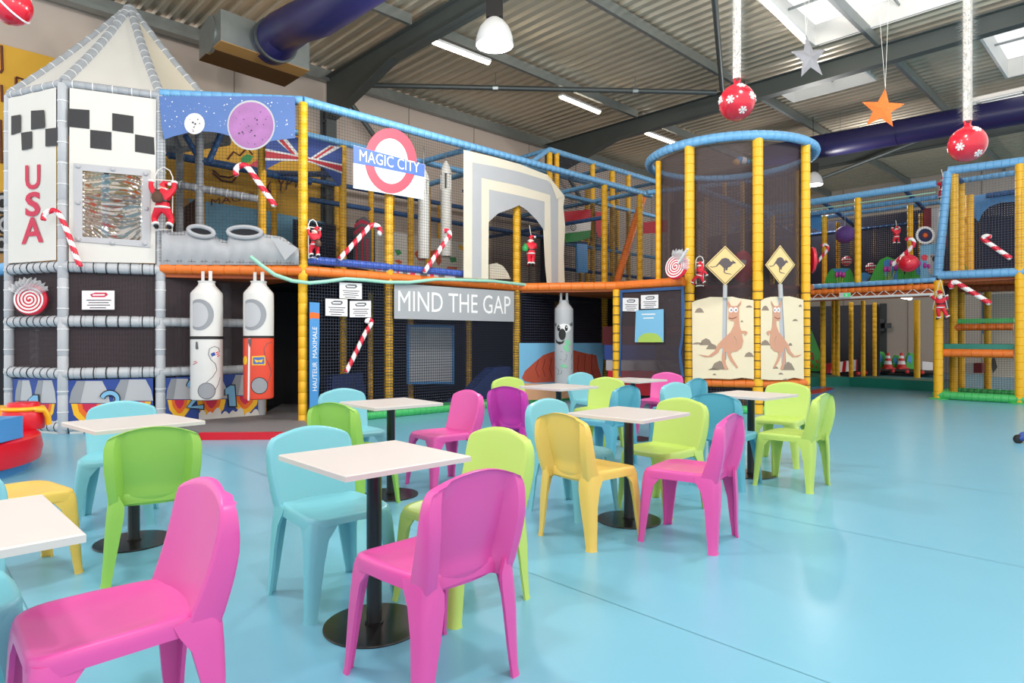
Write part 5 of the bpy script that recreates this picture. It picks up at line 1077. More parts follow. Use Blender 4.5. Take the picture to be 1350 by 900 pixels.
hill([(700, 735), (720, 690), (760, 620), (800, 590), (860, 610), (900, 660), (915, 725)], .5, 'green foam hill next to the koala picture', [[(770, 640), (800, 610), (830, 640), (820, 700), (790, 700)]], [(828, 725, 805, 622), (842, 725, 845, 635), (860, 722, 872, 640)])
B = gthing('blue_tunnel_lid', 1147, 365, .6, 'blue rounded foam lid between the two green hills', 'foam piece'); poly(PGi(.6), [(398, 745), (400, 690), (430, 685), (478, 705), (440, 745)], 0, 'soft_blue', 'lid', B, .1, TBR)
B = gthing('purple_ball', 1114, 319, .8, 'purple balloon hanging in the gallery over the small hill', 'balloon'); c = PGi(.8).at(1114, 309); MB().ball(c, .21, 20, 14).build('ball', 'print_purple', B); MB().sweep([c + Vector((0, 0, .2)), (c.x, c.y, 4.25)], .004, 5).build('cord', 'rope_white', B)
B = gthing('red_ball', 1197, 360, .1, 'shiny red balloon ball in the gallery net above the hill', 'balloon'); c = PGc.at(1197.5, 347, .18); MB().ball(c, (.2, .2, .185), 20, 14).build('ball', 'bauble_red', B); MB().ball(c + Vector((0, 0, .19)), .03, 8, 6).build('knot', 'bauble_red', B)
B = gthing('target_disc', 1220, 322, .25, 'round archery target with white, navy, red and yellow rings', 'target'); pl = PGi(.25)
for r, m_, o_ in ((12.6, 'print_white', 0), (9.4, 'canvas_navy', .012), (4.6, 'dark_red', .015), (2.8, 'print_orange', .018)): poly(pl, ell(1220, 310, r, r * .93, 28), o_, m_, 'ring', B, .01 if r > 12 else .003)
B = gthing('koala_picture', 1228, 368, .35, 'light blue picture of a grey koala with pink ears in the gallery', 'picture'); pl = PGi(.35)
poly(pl, [(812, 490), (940, 478), (940, 720), (812, 730)], 0, 'canvas_sky', 'sheet', B, .01, TBR)
for cx, cy, rx, ry, m_, o_ in ((842, 580, 26, 22, 'print_rose', .012), (900, 600, 42, 48, 'print_lt_grey', .015), (895, 665, 30, 34, 'print_lt_grey', .013), (908, 588, 14, 20, 'print_black', .019), (888, 572, 5, 6, 'print_black', .019), (925, 568, 5, 6, 'print_black', .019)): poly(pl, ell(cx, cy, rx, ry, 16), o_, m_, 'koala_print', B, .002, TBR)
B = gthing('circus_cloth', 1225, 300, 1.1, 'dark red and white striped cloth hanging deep in the gallery', 'cloth'); pl = PGi(1.1)
for x0, x1, m_ in ((835, 890, 'dark_red'), (890, 950, 'print_lt_grey'), (950, 1000, 'dark_red')): poly(pl, [(x0, 238), (x1, 232), (x1, 500), (x0, 500)], 0, m_, 'stripe', B, .01, TBR)
B = gthing('blue_cloth', 1075, 310, .7, 'light blue cut-out cloth hanging in the gallery beside the round tower', 'cloth'); poly(PGi(.7), [(10, 262), (120, 262), (120, 405), (90, 385), (50, 372), (10, 372)], 0, 'soft_blue', 'cloth', B, .01, TBR)
for i, (x, y) in enumerate(((1116, 344), (1148, 353))):
    B = gthing('striped_lolly', x, y + 8, 2.4, ('upper' if i == 0 else 'lower') + ' small dim striped sweet hanging deep inside the gallery', 'ornament'); c = PGi(2.4).at(x, y)
    MB().ball(c, .13, 12, 9, mif=lambda i_, j_: (i_) % 2).build('sweet', ['candy_red', 'candy_white'], B)

# near right tower
N_ = thing('net_tower', gp(-.6, .8), 'square netted climbing tower at the right edge with green steps', 'play tower')
def npost(p, z0, z1, r=.07, mt='pad_yellow', name='post'): return MB().pad((p.x, p.y, z0), (p.x, p.y, z1), r, .16, 12).build(name, mt, N_)
npost(PGc.at(1237, 500), 0, 2.45, .085); npost(PGc.at(1345, 500), 0, 4.6, .085)
def nb(p, q, mt_='pad_blue', r=.065, seg=.13, name='beam'): return MB().pad(p, q, r, seg, 12).build(name, mt_, N_)
tA = (PGc.at(1250, 300) - R0).dot(U2); tZ = -2.6
nb(PGc.at(1250, 226), PGc.at(1236, 364), 'pad_blue', .085, name='leaning_beam'); nb(PGc.at(1250, 225), PGc.at(1400, 206), r=.085); nb(PGc.at(1237, 363), PGc.at(1400, 356), r=.085)
nb(PGc.at(1237, 372, -.3), PGc.at(1400, 366, -.3), 'pad_rust', .08); nb(PGc.at(1240, 380, -1.2), PGc.at(1400, 376, -1.2), 'pad_rust', .1)
npost(PGc.at(1258, 300, -.05), 2.5, 4.7, .075); npost(PGi(1.0).at(1267, 300), 2.5, 4.6, .07); npost(PGi(2.0).at(1278, 300), 2.5, 4.5, .09); npost(PGi(3.0).at(1291, 320), 2.5, 4.0, .07)
nb(PGi(1.0).at(1268, 238), PGi(1.0).at(1400, 219), r=.06); nb(PGi(0).at(1256, 230), PGi(1.0).at(1268, 240), r=.05, mt_='pad_navy'); nb(PGi(2.6).at(1300, 258), PGi(2.6).at(1400, 244), r=.06, mt_='pad_navy')
MB().prism([gp(0, .1, 2.4), gp(-3, .1, 2.4), gp(-3, 3.4, 2.4), gp(0, 3.4, 2.4)], (0, 0, .05)).build('deck', 'pad_rust', N_, smooth=False)
n0, n1_ = gp(-.02, -.1), gp(-3, -.1)
quad_net('net', n0 + Vector((0, 0, 2.6)), n1_ + Vector((0, 0, 2.6)), n1_ + Vector((0, 0, 4.6)), n0 + Vector((0.1, 0, 4.6)), 'net_white', N_)
quad_net('net', gp(0, 0, .1), gp(0, 2.0, .1), gp(0, 2.0, 2.4), gp(0, 0, 2.4), 'net_fine', N_); quad_net('net', gp(-.05, .5, .1), gp(-3, .5, .1), gp(-3, .5, 2.4), gp(-.05, .5, 2.4), 'net', N_)
pl = PGi(2.8); poly(pl, [(1283, 258), (1400, 240), (1400, 276), (1340, 266), (1320, 267), (1305, 272), (1296, 280), (1290, 292), (1284, 286)], 0, 'soft_blue', 'arched_cloth', N_, .01)
poly(PGi(3.1), [(1296, 286), (1400, 280), (1400, 356), (1296, 356)], 0, 'canvas_navy', 'dark_cloth', N_, .01); poly(PGi(3.0), [(1283, 286), (1289, 288), (1289, 356), (1283, 356)], 0, 'print_lt_grey', 'pale_strip', N_, .01)
poly(PGi(1.6), [(1255, 318), (1263, 318), (1263, 358), (1255, 358)], 0, 'soft_blue', 'blue_panel', N_, .01); poly(PGi(1.5), [(1266, 350), (1270, 340), (1274, 352), (1274, 358), (1266, 358)], 0, 'soft_green', 'green_cushion', N_, .03)
# lower part: steps, floor rolls, curtain
for x0, x1, y, m_, d, r, h in ((1258, 1336, 426, 'pad_green', .9, 0, .09), (1256, 1336, 431.5, 'pad_orange', .9, .07, 0), (1242, 1337, 459.5, 'pad_teal', .1, 0, .1), (1242, 1337, 465, 'pad_orange', .1, .085, 0), (1350, 1400, 499, 'pad_green', .1, 0, .1), (1350, 1400, 505, 'pad_orange', .1, .08, 0), (1350, 1400, 462, 'pad_teal', .1, 0, .1)):
    pl = PGi(d); a, b = pl.at(x0, y), pl.at(x1, y); zz = a.z; b.z = zz
    if r: nb(a, b, m_, r, .16)
    else: MB().prism([a, b, b + Vector((0, 0, h)), a + Vector((0, 0, h))], U1 * .5).build('step_pad', m_, N_, smooth=False)
nb(gp(-.02, .0, .08), gp(-3, .0, .08), 'pad_green', .085, .12); nb(gp(-.0, .05, .08), gp(0, 1.4, .08), 'pad_green', .085, .12); nb(gp(0, 1.6, .08), gp(-3, 1.6, .08), 'pad_green', .07, .12)
for px, d in ((1257, .9), (1267, 1.9), (1302, 3.2)): npost(PGi(d).at(px, 480), 0, 2.4, .075)
MB().lathe(V(PGc.at(1237, 500), 0), [(.19, 0), (.19, .012), (.1, .03)], 16).build('foot_pad', 'pad_green', N_); MB().lathe(V(PGc.at(1345, 500), 0), [(.19, 0), (.19, .012), (.1, .03)], 16).build('foot_pad', 'pad_green', N_)
MB().prism([gp(-.1, .1, .01), gp(-3, .1, .01), gp(-3, 3.2, .01), gp(-.1, 3.2, .01)], (0, 0, .03)).build('floor_mat', 'canvas_deep', N_, smooth=False)
B = thing('pale_curtain', PGi(3.6).at(1318, 498), 'off-white hanging curtain inside the right tower, crumpled at its foot', 'curtain'); poly(PGi(3.6), [(1303, 388), (1345, 386), (1345, 498), (1300, 496), (1302, 450)], 0, 'canvas_white', 'cloth', B, .01)
poly(PGi(3.6), [(1306, 478), (1310, 466), (1315, 484), (1309, 492)], .012, 'print_dkgrey', 'dark_patch', B, .001); poly(PGi(3.55), [(1295, 388), (1303, 388), (1302, 440), (1295, 440)], 0, 'soft_blue', 'blue_edge', B, .01)  # dark grey patch near the foot, blue strip along the edge
B = thing('red_grey_block', PGi(3.0).at(1265, 488), 'foam block half grey half red on the floor inside the right tower', 'foam block')
for x0, x1, m_ in ((1271, 1287, 'print_lt_grey'), (1287, 1298, 'dark_red')): poly(PGi(3.0), [(x0, 478), (x1, 478), (x1, 491), (x0, 491)], 0, m_, 'block', B, .3)

# ------------------------------------------------------------ kart pit behind the gallery
B = thing('green_mat_border', f_(1120, 509), 'low dark green padded border of the pit under the gallery', 'mat')
def slab(pts, h, mt_, name, parent, back=1.2): return None
m0, m1, m2 = f_(1060, 500), f_(1120, 509), f_(1233, 516)
for a, b in ((m0, m1), (m1, m2)):
    d = (b - a).normalized(); n = Vector((-d.y, d.x, 0)); n = n if n.y > 0 else -n
    MB().prism([a, b, b + n * 1.1 + d * .0, a + n * 1.1], (0, 0, .24)).build('pad', 'pad_teal', B, smooth=False)
P3 = lambda x, y, z: Vector(((x - 675) / FOC * ((CAM_H - z) * FOC / (y - 446)), (CAM_H - z) * FOC / (y - 446), z))
MB().prism([P3(1066, 489, .1), P3(1150, 490, .1), P3(1233, 494, .1), P3(1240, 487, .1), P3(1150, 486.5, .1), P3(1066, 484, .1)], (0, 0, .05)).build('pit_floor', 'canvas_deep', B, smooth=False)
# red and white barrier
B = thing('striped_barrier', P3(1115, 491, .24), 'red and white striped foam barrier standing behind the green mat', 'barrier')
a, b = P3(1090, 492, .24), P3(1137, 488, .24); a2, b2 = P(1093, 479, a.y), P(1137, 473, b.y); nn = 10
for i in range(nn):
    f, g_ = i / nn, (i + 1) / nn; MB().prism([a.lerp(b, f), a.lerp(b, g_), a2.lerp(b2, g_), a2.lerp(b2, f)], (0, .15, 0)).build('stripe_block', 'soft_red' if i % 2 == 0 else 'candy_white', B, smooth=False)
def cone(px, label):
    c = P3(px, 486, .24); t = thing('traffic_cone', c, label, 'cone', 'striped traffic cones'); H = .5
    MB().box(c + Vector((0, 0, .02)), (.34, .34, .04)).build('foot', 'cone_orange', t, smooth=False)
    for i, (f, g_) in enumerate(((.0, .22), (.22, .45), (.45, .62), (.62, .8), (.8, 1))):
        r = lambda q: .15 - .115 * q
        MB().lathe(c, [(r(f), .04 + H * f), (r(g_), .04 + H * g_)], 16).build('band', 'cone_orange' if i % 2 == 0 else 'candy_white', t)
cone(1170.5, 'red and white traffic cone between the two green foam bushes at left'); cone(1188.5, 'red and white traffic cone nearer the thick yellow post')
for i, (x, w_, h, bl, lb) in enumerate(((1125, 8, 18, 0, 'tall narrow green foam bush by the striped barrier, dark slot in it'), (1160, 7, 23, 1, 'green foam bush with blue mark left of both cones'), (1180, 5.5, 18, 1, 'small green foam bush with blue mark between the cones'), (1199, 7, 21, 1, 'green foam bush with blue mark right of both cones'))):
    c = P3(x, 485.5, .24); pl = Plane(c, (1, 0)); t = thing('foam_bush', c, lb, 'foam bush', 'green foam bushes')
    poly(pl, [(x - w_, 486), (x - w_ * 1.0, 486 - h * .4), (x - w_ * .8, 486 - h * .7), (x - w_ * .3, 486 - h), (x + w_ * .3, 486 - h * .97), (x + w_ * .8, 486 - h * .72), (x + w_, 486 - h * .35), (x + w_ * .95, 486)], 0, 'soft_green', 'bush', t, .12)
    if bl: poly(pl, [(x - w_ * .5, 486 - h * .4), (x - w_ * .3, 486 - h * .8), (x + w_ * .2, 486 - h * .85), (x + w_ * .5, 486 - h * .6), (x + w_ * .3, 486 - h * .25), (x, 486 - h * .45)], .121, 'soft_blue', 'mark', t, .01)
    else: poly(pl, [(x - 1.5, 486), (x - 1.5, 475), (x + 2.5, 474), (x + 2.5, 486)], .121, 'print_black', 'slot', t, .01)
for i, (x, y) in enumerate(((1131, 494.5), (1136, 494), (1141, 493.2), (1146, 492.4), (1158, 491), (1177, 491), (1196, 492), (1208, 492.5), (1216, 493))):
    c = P3(x, y, .15); t = tag(MB().ball(c + Vector((0, 0, .05)), .06, 12, 8).build('floor_ball', 'cone_orange' if i != 7 else 'duct_tan', None, origin=c), 'small tan ball among the red ones on the pit floor' if i == 7 else ('small red ball ' + ['first from the striped barrier', 'second from the striped barrier', 'third from the striped barrier', 'fourth from the striped barrier', 'below the leftmost cone', 'below the gap between the cones', 'below the bush past both cones', '', 'nearest the right tower post'][i] + ' on the pit floor'), 'ball', 'balls on the pit floor')
B = thing('white_red_block', P3(1222, 487, .15), 'white foam block with a red end behind the tower post', 'foam block'); c = P3(1220, 487.5, .15)
pl = Plane(c, (1, 0)); poly(pl, [(1211, 476), (1225, 477), (1225, 488), (1211, 487)], 0, 'candy_white', 'block', B, .2); poly(pl, [(1225, 476.5), (1232, 477), (1232, 488), (1225, 488)], 0, 'soft_red', 'end', B, .2)
B = thing('climbing_slide_net', P3(1075, 488, .2), 'green and red speckled net slope behind the round tower foot', 'net'); c = P3(1075, 489, .24); pl = Plane(c, (1, 0))
poly(pl, [(1066, 489), (1066, 430), (1070, 438), (1078, 458), (1082, 470), (1081, 489)], 0, 'soft_green', 'slope', B, .05)
for i in range(14): x, y = random.uniform(1067, 1079), random.uniform(462, 484); poly(pl, [(x, y), (x + 1, y - 2), (x + 1.6, y), (x + .8, y + 3)], .052, 'soft_red', 'speck', B, .004)
B = thing('step_shelf', P3(1097, 470, .3), 'small dark green shelf pad with orange edge between far yellow posts', 'shelf'); c = P(1095, 468, 22.5); MB().box(c, (.7, .4, .1)).build('pad', 'pad_teal', B, smooth=False); MB().box(c - Vector((0, 0, .12)), (.7, .4, .1)).build('edge', 'pad_orange', B, smooth=False)
# back wall details
wf = Plane(fp(23.6, 0), U2); pl = wf
MB().prism([wf.at(1160, 400, .02), wf.at(1168, 400, .02), wf.at(1168, 488, .02), wf.at(1160, 488, .02)], (0, -.06, 0)).build('column', 'steel_paint', wbk, smooth=False)
B = thing('electric_box', wf.at(1158, 440, .1), 'dark electrical boxes on the far wall column', 'electrical box'); MB().box(wf.at(1158, 428, .4), (.35, .2, .45)).build('box', 'santa_black', B, smooth=False); MB().box(wf.at(1169, 429, .4), (.25, .2, .2)).build('box', 'santa_black', B, smooth=False)

# ============================================================ DECORATIONS
def cane(pl, pts, off, label, r=.028, turns=.6, scale=1):
    P0 = [pl.at(x, y, off) for x, y in pts]
    # straight stick then hook, resampled evenly so that the stripes wind round it
    d = [0]
    for a, b in zip(P0, P0[1:]): d.append(d[-1] + (b - a).length)
    N = max(20, int(d[-1] / .014)); out = []
    for i in range(N + 1):
        s_ = d[-1] * i / N; k = 0
        while k < len(d) - 2 and d[k + 1] < s_: k += 1
        out.append(P0[k].lerp(P0[k + 1], (s_ - d[k]) / (d[k + 1] - d[k])))
    o = MB().sweep(out, [r * .6] + [r] * (N - 1) + [r * .6], 12, mif=lambda i, j: int(((i * .014 / (r * 5.2)) + j / 12) * 2) % 2).build('candy_cane', ['candy_white', 'candy_red'])
    return tag(o, label, 'candy cane', 'striped candy canes')
def hook(tail, bend, tip, side=1, n=7):
    """image points of a stick from tail to bend with a half round hook ending at tip"""
    cx, cy = (bend[0] + tip[0]) / 2, (bend[1] + tip[1]) / 2; r = math.hypot(bend[0] - cx, bend[1] - cy); a0 = math.atan2(bend[1] - cy, bend[0] - cx)
    return [tail] + [(cx + r * math.cos(a0 + side * PI * i / n), cy + r * math.sin(a0 + side * PI * i / n)) for i in range(n + 1)]
cane(plR, [(106, 352), (100, 337), (88, 303), (80, 285), (76, 280), (70, 277), (63, 279), (58, 284), (57, 291)], .14, 'candy cane on the rocket tower beside the letters USA', .035)
cane(PS, hook((363, 272), (328, 222), (312, 232), -1), .16, 'candy cane hooked in the net below the lilac planet', .04)
cane(PF, hook((447, 342), (487, 299), (499, 310), 1), .16, 'long candy cane leaning right in the gallery below the MAGIC CITY sign', .038)
cane(PF, hook((559, 359), (591, 313), (585, 305), -1), .16, 'candy cane with a small curl next to the palace arch banner', .04)
cane(PF, [(456, 491), (464, 475), (480, 442), (489, 427)] + [(490, 424), (488, 421.5), (484, 422.5), (483, 426)], .16, 'candy cane on the lower net under the three notices', .036)
cane(PGc, hook((1073, 351), (1091, 329), (1083, 325), -1), .16, 'candy cane on the gallery next to the round net tower', .035)
cane(PGc, hook((1176, 350), (1204, 324), (1194, 317), -1), .2, 'candy cane in front of the red ball on the gallery', .04)
cane(PGc, [(1333, 341), (1300, 318), (1296, 315), (1297, 312), (1300, 311), (1307, 312.5)], .2, 'candy cane on the upper net of the right tower', .045)
cane(PGc, [(1306, 400.5), (1275, 381), (1260, 372), (1255, 372), (1253, 376), (1256, 380)], .25, 'candy cane hanging under the deck of the right tower', .05)
def lolly(c, r, nrm, label, stick=None, wrap=None):
    t = thing('lollipop', c, label, 'lollipop', 'big spiral lollipops'); n = Vector(nrm).normalized(); x = n.cross(Vector((0, 0, 1))).normalized(); y = x.cross(n); R = Matrix((x, y, n)).transposed()
    MB().lathe(c, [(.001, -.03), (r * .9, -.03), (r, -.015), (r, .015), (r * .93, .03), (.001, .033)], 32, R=R).build('disc', 'candy_red', t)
    mb = MB(); N = 150; vs = []
    for i in range(N + 1):
        f = i / N; a = f * 4.2 * 2 * PI; rr = r * (.06 + .86 * f); w_ = r * .055
        for q in (-w_, w_): vs.append(c + x * ((rr + q) * math.cos(a)) + y * ((rr + q) * math.sin(a)) + n * .038)
    mb.add(vs, [(2 * i, 2 * i + 1, 2 * i + 3, 2 * i + 2) for i in range(N)]); mb.build('spiral', 'candy_white', t, smooth=False, weld=False)
    if stick: MB().sweep([c + R @ Vector((stick[0] * r * .3, stick[1] * r * .3, .06)), c + R @ Vector((stick[0] * r * 1.5, stick[1] * r * 1.5, .2))], .02, 8).build('stick', 'candy_white', t)
    if wrap:
        mb = MB(); vs = []; m_ = 24
        for i in range(m_ + 1):
            a = PI * (.15 + .7 * i / m_) + wrap[0]
            for rr, w_ in ((.6, .03), (.95, .09), (1.35, .02)): k = rr * r * (1 + .1 * math.sin(i * 2.6)); vs.append(c + x * (k * math.cos(a)) + y * (k * math.sin(a)) + n * (.05 + w_ * (.5 + .6 * math.sin(i * 3.3))))
        mb.add(vs, [(i * 3 + j, i * 3 + 3 + j, i * 3 + 4 + j, i * 3 + 1 + j) for i in range(m_) for j in range(2)]); mb.build('wrapper', 'cellophane', t, smooth=False)
    return t
lolly(plL.at(41, 395, .14), .205, plL.n + Vector((.5, 0, .05)), 'big red and white spiral lollipop on the rocket tower', wrap=(0,))
lolly(P(892, 352, 10.6), .21, Vector((-.75, -.65, .2)), 'spiral lollipop tilted on the orange beam beside the round tower', stick=(-1, .7), wrap=(.8,))
lolly(P(1070, 343, 11.25), .23, Vector((.93, -.18, 0)), 'lollipop edge on behind the outer yellow post of the round tower')
# climbing Father Christmas dolls
def doll(base, h, yaw, pose, label, sack=None, holder='ladder', lean=0):
    """base = point between the feet; local x right, y back to front, z up; joints in units of h"""
    t = thing('climbing_santa_doll', base, label, 'doll', 'climbing santa dolls'); R = Matrix.Rotation(yaw, 3, 'Z') @ Matrix.Rotation(lean, 3, 'Y')
    J = dict(pelvis=(0, 0, .40), chest=(0, 0, .60), neck=(0, 0, .70), head=(0, .03, .78), top=(0, .03, .86), shl=(-.13, 0, .66), shr=(.13, 0, .66), ell=(-.2, .04, .74), elr=(.2, .04, .74), hal=(-.17, .08, .9), har=(.17, .08, .9),
             hil=(-.07, 0, .36), hir=(.07, 0, .36), knl=(-.12, .06, .2), knr=(.12, .06, .2), anl=(-.11, -.0, .05), anr=(.11, 0, .05), tol=(-.11, .09, .02), tor=(.11, .09, .02)); J.update(pose)
    rad = dict(pelvis=.125, chest=.12, neck=.05, head=.085, top=.06, shl=.07, shr=.07, ell=.05, elr=.05, hal=.042, har=.042, hil=.085, hir=.085, knl=.062, knr=.062, anl=.05, anr=.05, tol=.04, tor=.04)
    E = [('pelvis', 'chest'), ('chest', 'neck'), ('neck', 'head'), ('head', 'top'), ('chest', 'shl'), ('chest', 'shr'), ('shl', 'ell'), ('shr', 'elr'), ('ell', 'hal'), ('elr', 'har'), ('pelvis', 'hil'), ('pelvis', 'hir'), ('hil', 'knl'), ('hir', 'knr'), ('knl', 'anl'), ('knr', 'anr'), ('anl', 'tol'), ('anr', 'tor')]
    ks = list(J); me = bpy.data.meshes.new('doll'); me.from_pydata([Vector(J[k]) * h for k in ks], [(ks.index(a), ks.index(b)) for a, b in E], [])
    o = bpy.data.objects.new('doll', me); C.objects.link(o); md = o.modifiers.new('s', 'SKIN'); o.modifiers.new('u', 'SUBSURF').levels = 1
    for i, k in enumerate(ks): me.skin_vertices[0].data[i].radius = (rad[k] * h, rad[k] * h); me.skin_vertices[0].data[i].use_root = k == 'pelvis'
    dg = bpy.context.evaluated_depsgraph_get(); dg.update(); m2 = bpy.data.meshes.new_from_object(o.evaluated_get(dg)); bpy.data.objects.remove(o)
    mb = MB(); mb.v = [base + R @ v.co for v in m2.vertices]; mb.f = [tuple(p.vertices) for p in m2.polygons]
    def which(c):
        c = c / h; q = lambda k: (c - Vector(J[k])).length
        k = min(J, key=lambda n_: q(n_) / (rad[n_] + .04))
        if k in ('tol', 'tor') or (k in ('anl', 'anr') and q(k) < .06): return 1
        if k in ('hal', 'har') and q(k) < .07: return 3
        if k == 'head': return 2
        return 0
    mb.m = [which(p.center) for p in m2.polygons]; bpy.data.meshes.remove(m2)
    mb.build('body', ['santa_red', 'santa_black', 'santa_skin', 'mitten_green'], t, weld=False)
    W = lambda k, d=(0, 0, 0): base + R @ (Vector(J[k]) * h + Vector(d) * h)
    def fur(k0, k1, f, r, name): p = Vector(J[k0]).lerp(Vector(J[k1]), f) * h; d = (Vector(J[k1]) - Vector(J[k0])).normalized() * h * .022; MB().sweep([base + R @ (p - d), base + R @ (p - d * .5), base + R @ (p + d * .5), base + R @ (p + d)], [r * h * .8, r * h, r * h, r * h * .8], 12).build(name, 'santa_white', t)
    fur('pelvis', 'chest', -.05, .138, 'coat_hem'); fur('ell', 'hal', .72, .06, 'cuff'); fur('elr', 'har', .72, .06, 'cuff'); fur('knl', 'anl', .8, .07, 'boot_trim'); fur('knr', 'anr', .8, .07, 'boot_trim'); fur('head', 'top', -.0, .098, 'hat_brim')
    MB().sweep([W('pelvis', (0, 0, .09)), W('pelvis', (0, 0, .12))], .128 * h, 14).build('belt', 'santa_black', t)
    hd = Vector(J['top']); MB().sweep([base + R @ (hd * h), base + R @ ((hd + Vector((.03, -.02, .07))) * h), base + R @ ((hd + Vector((.1, -.04, .06))) * h)], [.075 * h, .045 * h, .02 * h], 10).build('hat', 'santa_red', t)
    MB().ball(base + R @ ((hd + Vector((.12, -.05, .04))) * h), .035 * h, 8, 6).build('pompom', 'santa_white', t)
    b_ = Vector(J['head']); MB().ball(base + R @ ((b_ + Vector((0, .06, -.05))) * h), (.07 * h, .05 * h, .075 * h), 10, 8, R=R).build('beard', 'santa_white', t)
    MB().ball(base + R @ ((b_ + Vector((0, .095, .0))) * h), .016 * h, 6, 5).build('nose', 'santa_red', t)
    for s_ in (-1, 1): MB().ball(base + R @ ((b_ + Vector((.035 * s_, .082, .025))) * h), .011 * h, 6, 5).build('eye', 'santa_black', t)
    if sack: c = base + R @ (Vector(sack[1]) * h); MB().lathe(c, [(.001, -.11 * h), (.07 * h, -.1 * h), (.1 * h, -.03 * h), (.085 * h, .05 * h), (.035 * h, .1 * h), (.05 * h, .13 * h), (.001, .12 * h)], 14).build('sack', sack[0], t)
    def rope(pts, r=.006): MB().sweep([base + R @ (Vector(p) * h) for p in pts], r, 6).build('cord', 'rope_white', t)
    if holder == 'ladder':
        y = .12; rope([(-.14, y, -.04), (-.15, y, 1.0), (-.1, y, 1.12), (0, y, 1.18), (.1, y, 1.12), (.15, y, 1.0), (.14, y, -.04)], .008)
        for z in (.0, .35, .62, .93): MB().sweep([base + R @ (Vector((-.145, y, z)) * h), base + R @ (Vector((.145, y, z)) * h)], .009, 6).build('rung', 'rope_white', t)
    elif holder == 'swing':
        for s_ in (-1, 1): rope([(s_ * .2, .05, .36), (s_ * .1, .05, .9), (0, .02, 1.3)])
        MB().box(base + R @ (Vector((0, .02, .34)) * h), (.46 * h, .1 * h, .03 * h), R).build('seat_board', 'duct_tan', t, smooth=False)
    elif holder == 'cord': rope([(0, 0, .95), (-.05, 0, 1.25)])
    return t
away = lambda pl: math.atan2(-pl.n.y, -pl.n.x) - PI / 2          # the doll's face turned to the net
doll(PS.at(214, 301, .22), .72, away(PS) + .1, dict(hal=(-.2, .06, .93), har=(.19, .06, .93), ell=(-.2, .02, .76), elr=(.2, .02, .76), knl=(-.16, .08, .18), knr=(.14, .08, .18), top=(0, .06, .8), head=(0, .07, .75)), 'santa doll on a rope ladder between the rocket tower and the moon landscape', sack=('sack_brown', (-.05, -.15, .56)))
doll(PF.at(415, 339, .2), .46, away(PF), dict(top=(.05, .02, .86)), 'santa doll with dark sack on the yellow corner post, in the gallery', sack=('sack_brown', (.03, -.16, .42)))
doll(PF.at(700, 351, .2), .62, away(PF) - .5, dict(har=(.12, .12, .62), elr=(.17, .02, .56), hal=(-.1, .14, .66), ell=(-.16, .04, .58), knl=(-.05, .02, .2), knr=(.06, .02, .2), anl=(-.05, -.02, .07), anr=(.05, -.02, .07)), 'santa doll with a green sack hanging in the palace arch', sack=('sack_green', (-.2, -.06, .55)), holder='cord')
doll(PK1.at(922, 376, .3), .42, away(PK1), dict(har=(.12, .05, .95), elr=(.09, .02, .8), hal=(.3, 0, .35), ell=(.25, 0, .5), chest=(.05, 0, .58), knl=(-.22, 0, .25), anl=(-.3, 0, .1), knr=(.12, 0, .2), anr=(.2, 0, .1)), 'santa doll dangling from a ladder beside the wide kangaroo sign', holder='ladder')
doll(PGc.at(1240, 421, .35), .62, away(PGc) + PI, dict(har=(.28, .0, .82), elr=(.22, 0, .72), hal=(-.16, .06, .8), ell=(-.2, .03, .68), knl=(-.14, .05, .22), knr=(.04, .08, .2), anl=(-.22, .04, .06), anr=(.04, .03, .05)), 'santa doll sitting on a cord swing at the right tower post', holder='swing')
doll(PGc.at(1243, 262, -.35), .5, away(PGc), dict(hal=(-.38, 0, .62), ell=(-.25, 0, .66)), 'santa doll partly hidden behind the leaning blue beam up on the right tower', holder='cord')
doll(PGi(.3).at(1182, 322, .2), .42, 0, dict(), 'dim red santa doll hanging head high in the gallery net', holder='cord')
# tinsel garlands with inflatable baubles
def tinsel(top, bot, r, parent):
    mb = MB(); rnd = random.Random(3); N = 4200; ax = bot - top
    for i in range(N):
        p = top + ax * rnd.random(); a = rnd.random() * 2 * PI; e = rnd.uniform(-.5, .5); L_ = r * rnd.uniform(.65, 1.1); d = Vector((math.cos(a), math.sin(a), e)).normalized(); s_ = d.cross(Vector((0, 0, 1))).normalized() * .0035
        mb.add([p - s_, p + s_, p + d * L_], [(0, 1, 2)])
    o = mb.build('tinsel', 'tinsel', parent, smooth=False, weld=False); o['kind'] = 'stuff'; MB().sweep([top, bot], r * .35, 8).build('core', 'tinsel', parent)
def flake(c, R_, n, r, parent):
    x = n.cross(Vector((0, 0, 1))).normalized(); y = x.cross(n); mb = MB()
    for k in range(6):
        a = PI * k / 3; d = x * math.cos(a) + y * math.sin(a); s_ = d.cross(n)
        mb.sweep([c, c + d * r], .006, 4)
        for f in (.5, .8):
            for q in (-1, 1): mb.sweep([c + d * r * f, c + d * r * (f + .2) + s_ * q * r * .25], .0045, 4)
    mb.build('snowflake', 'candy_white', parent)
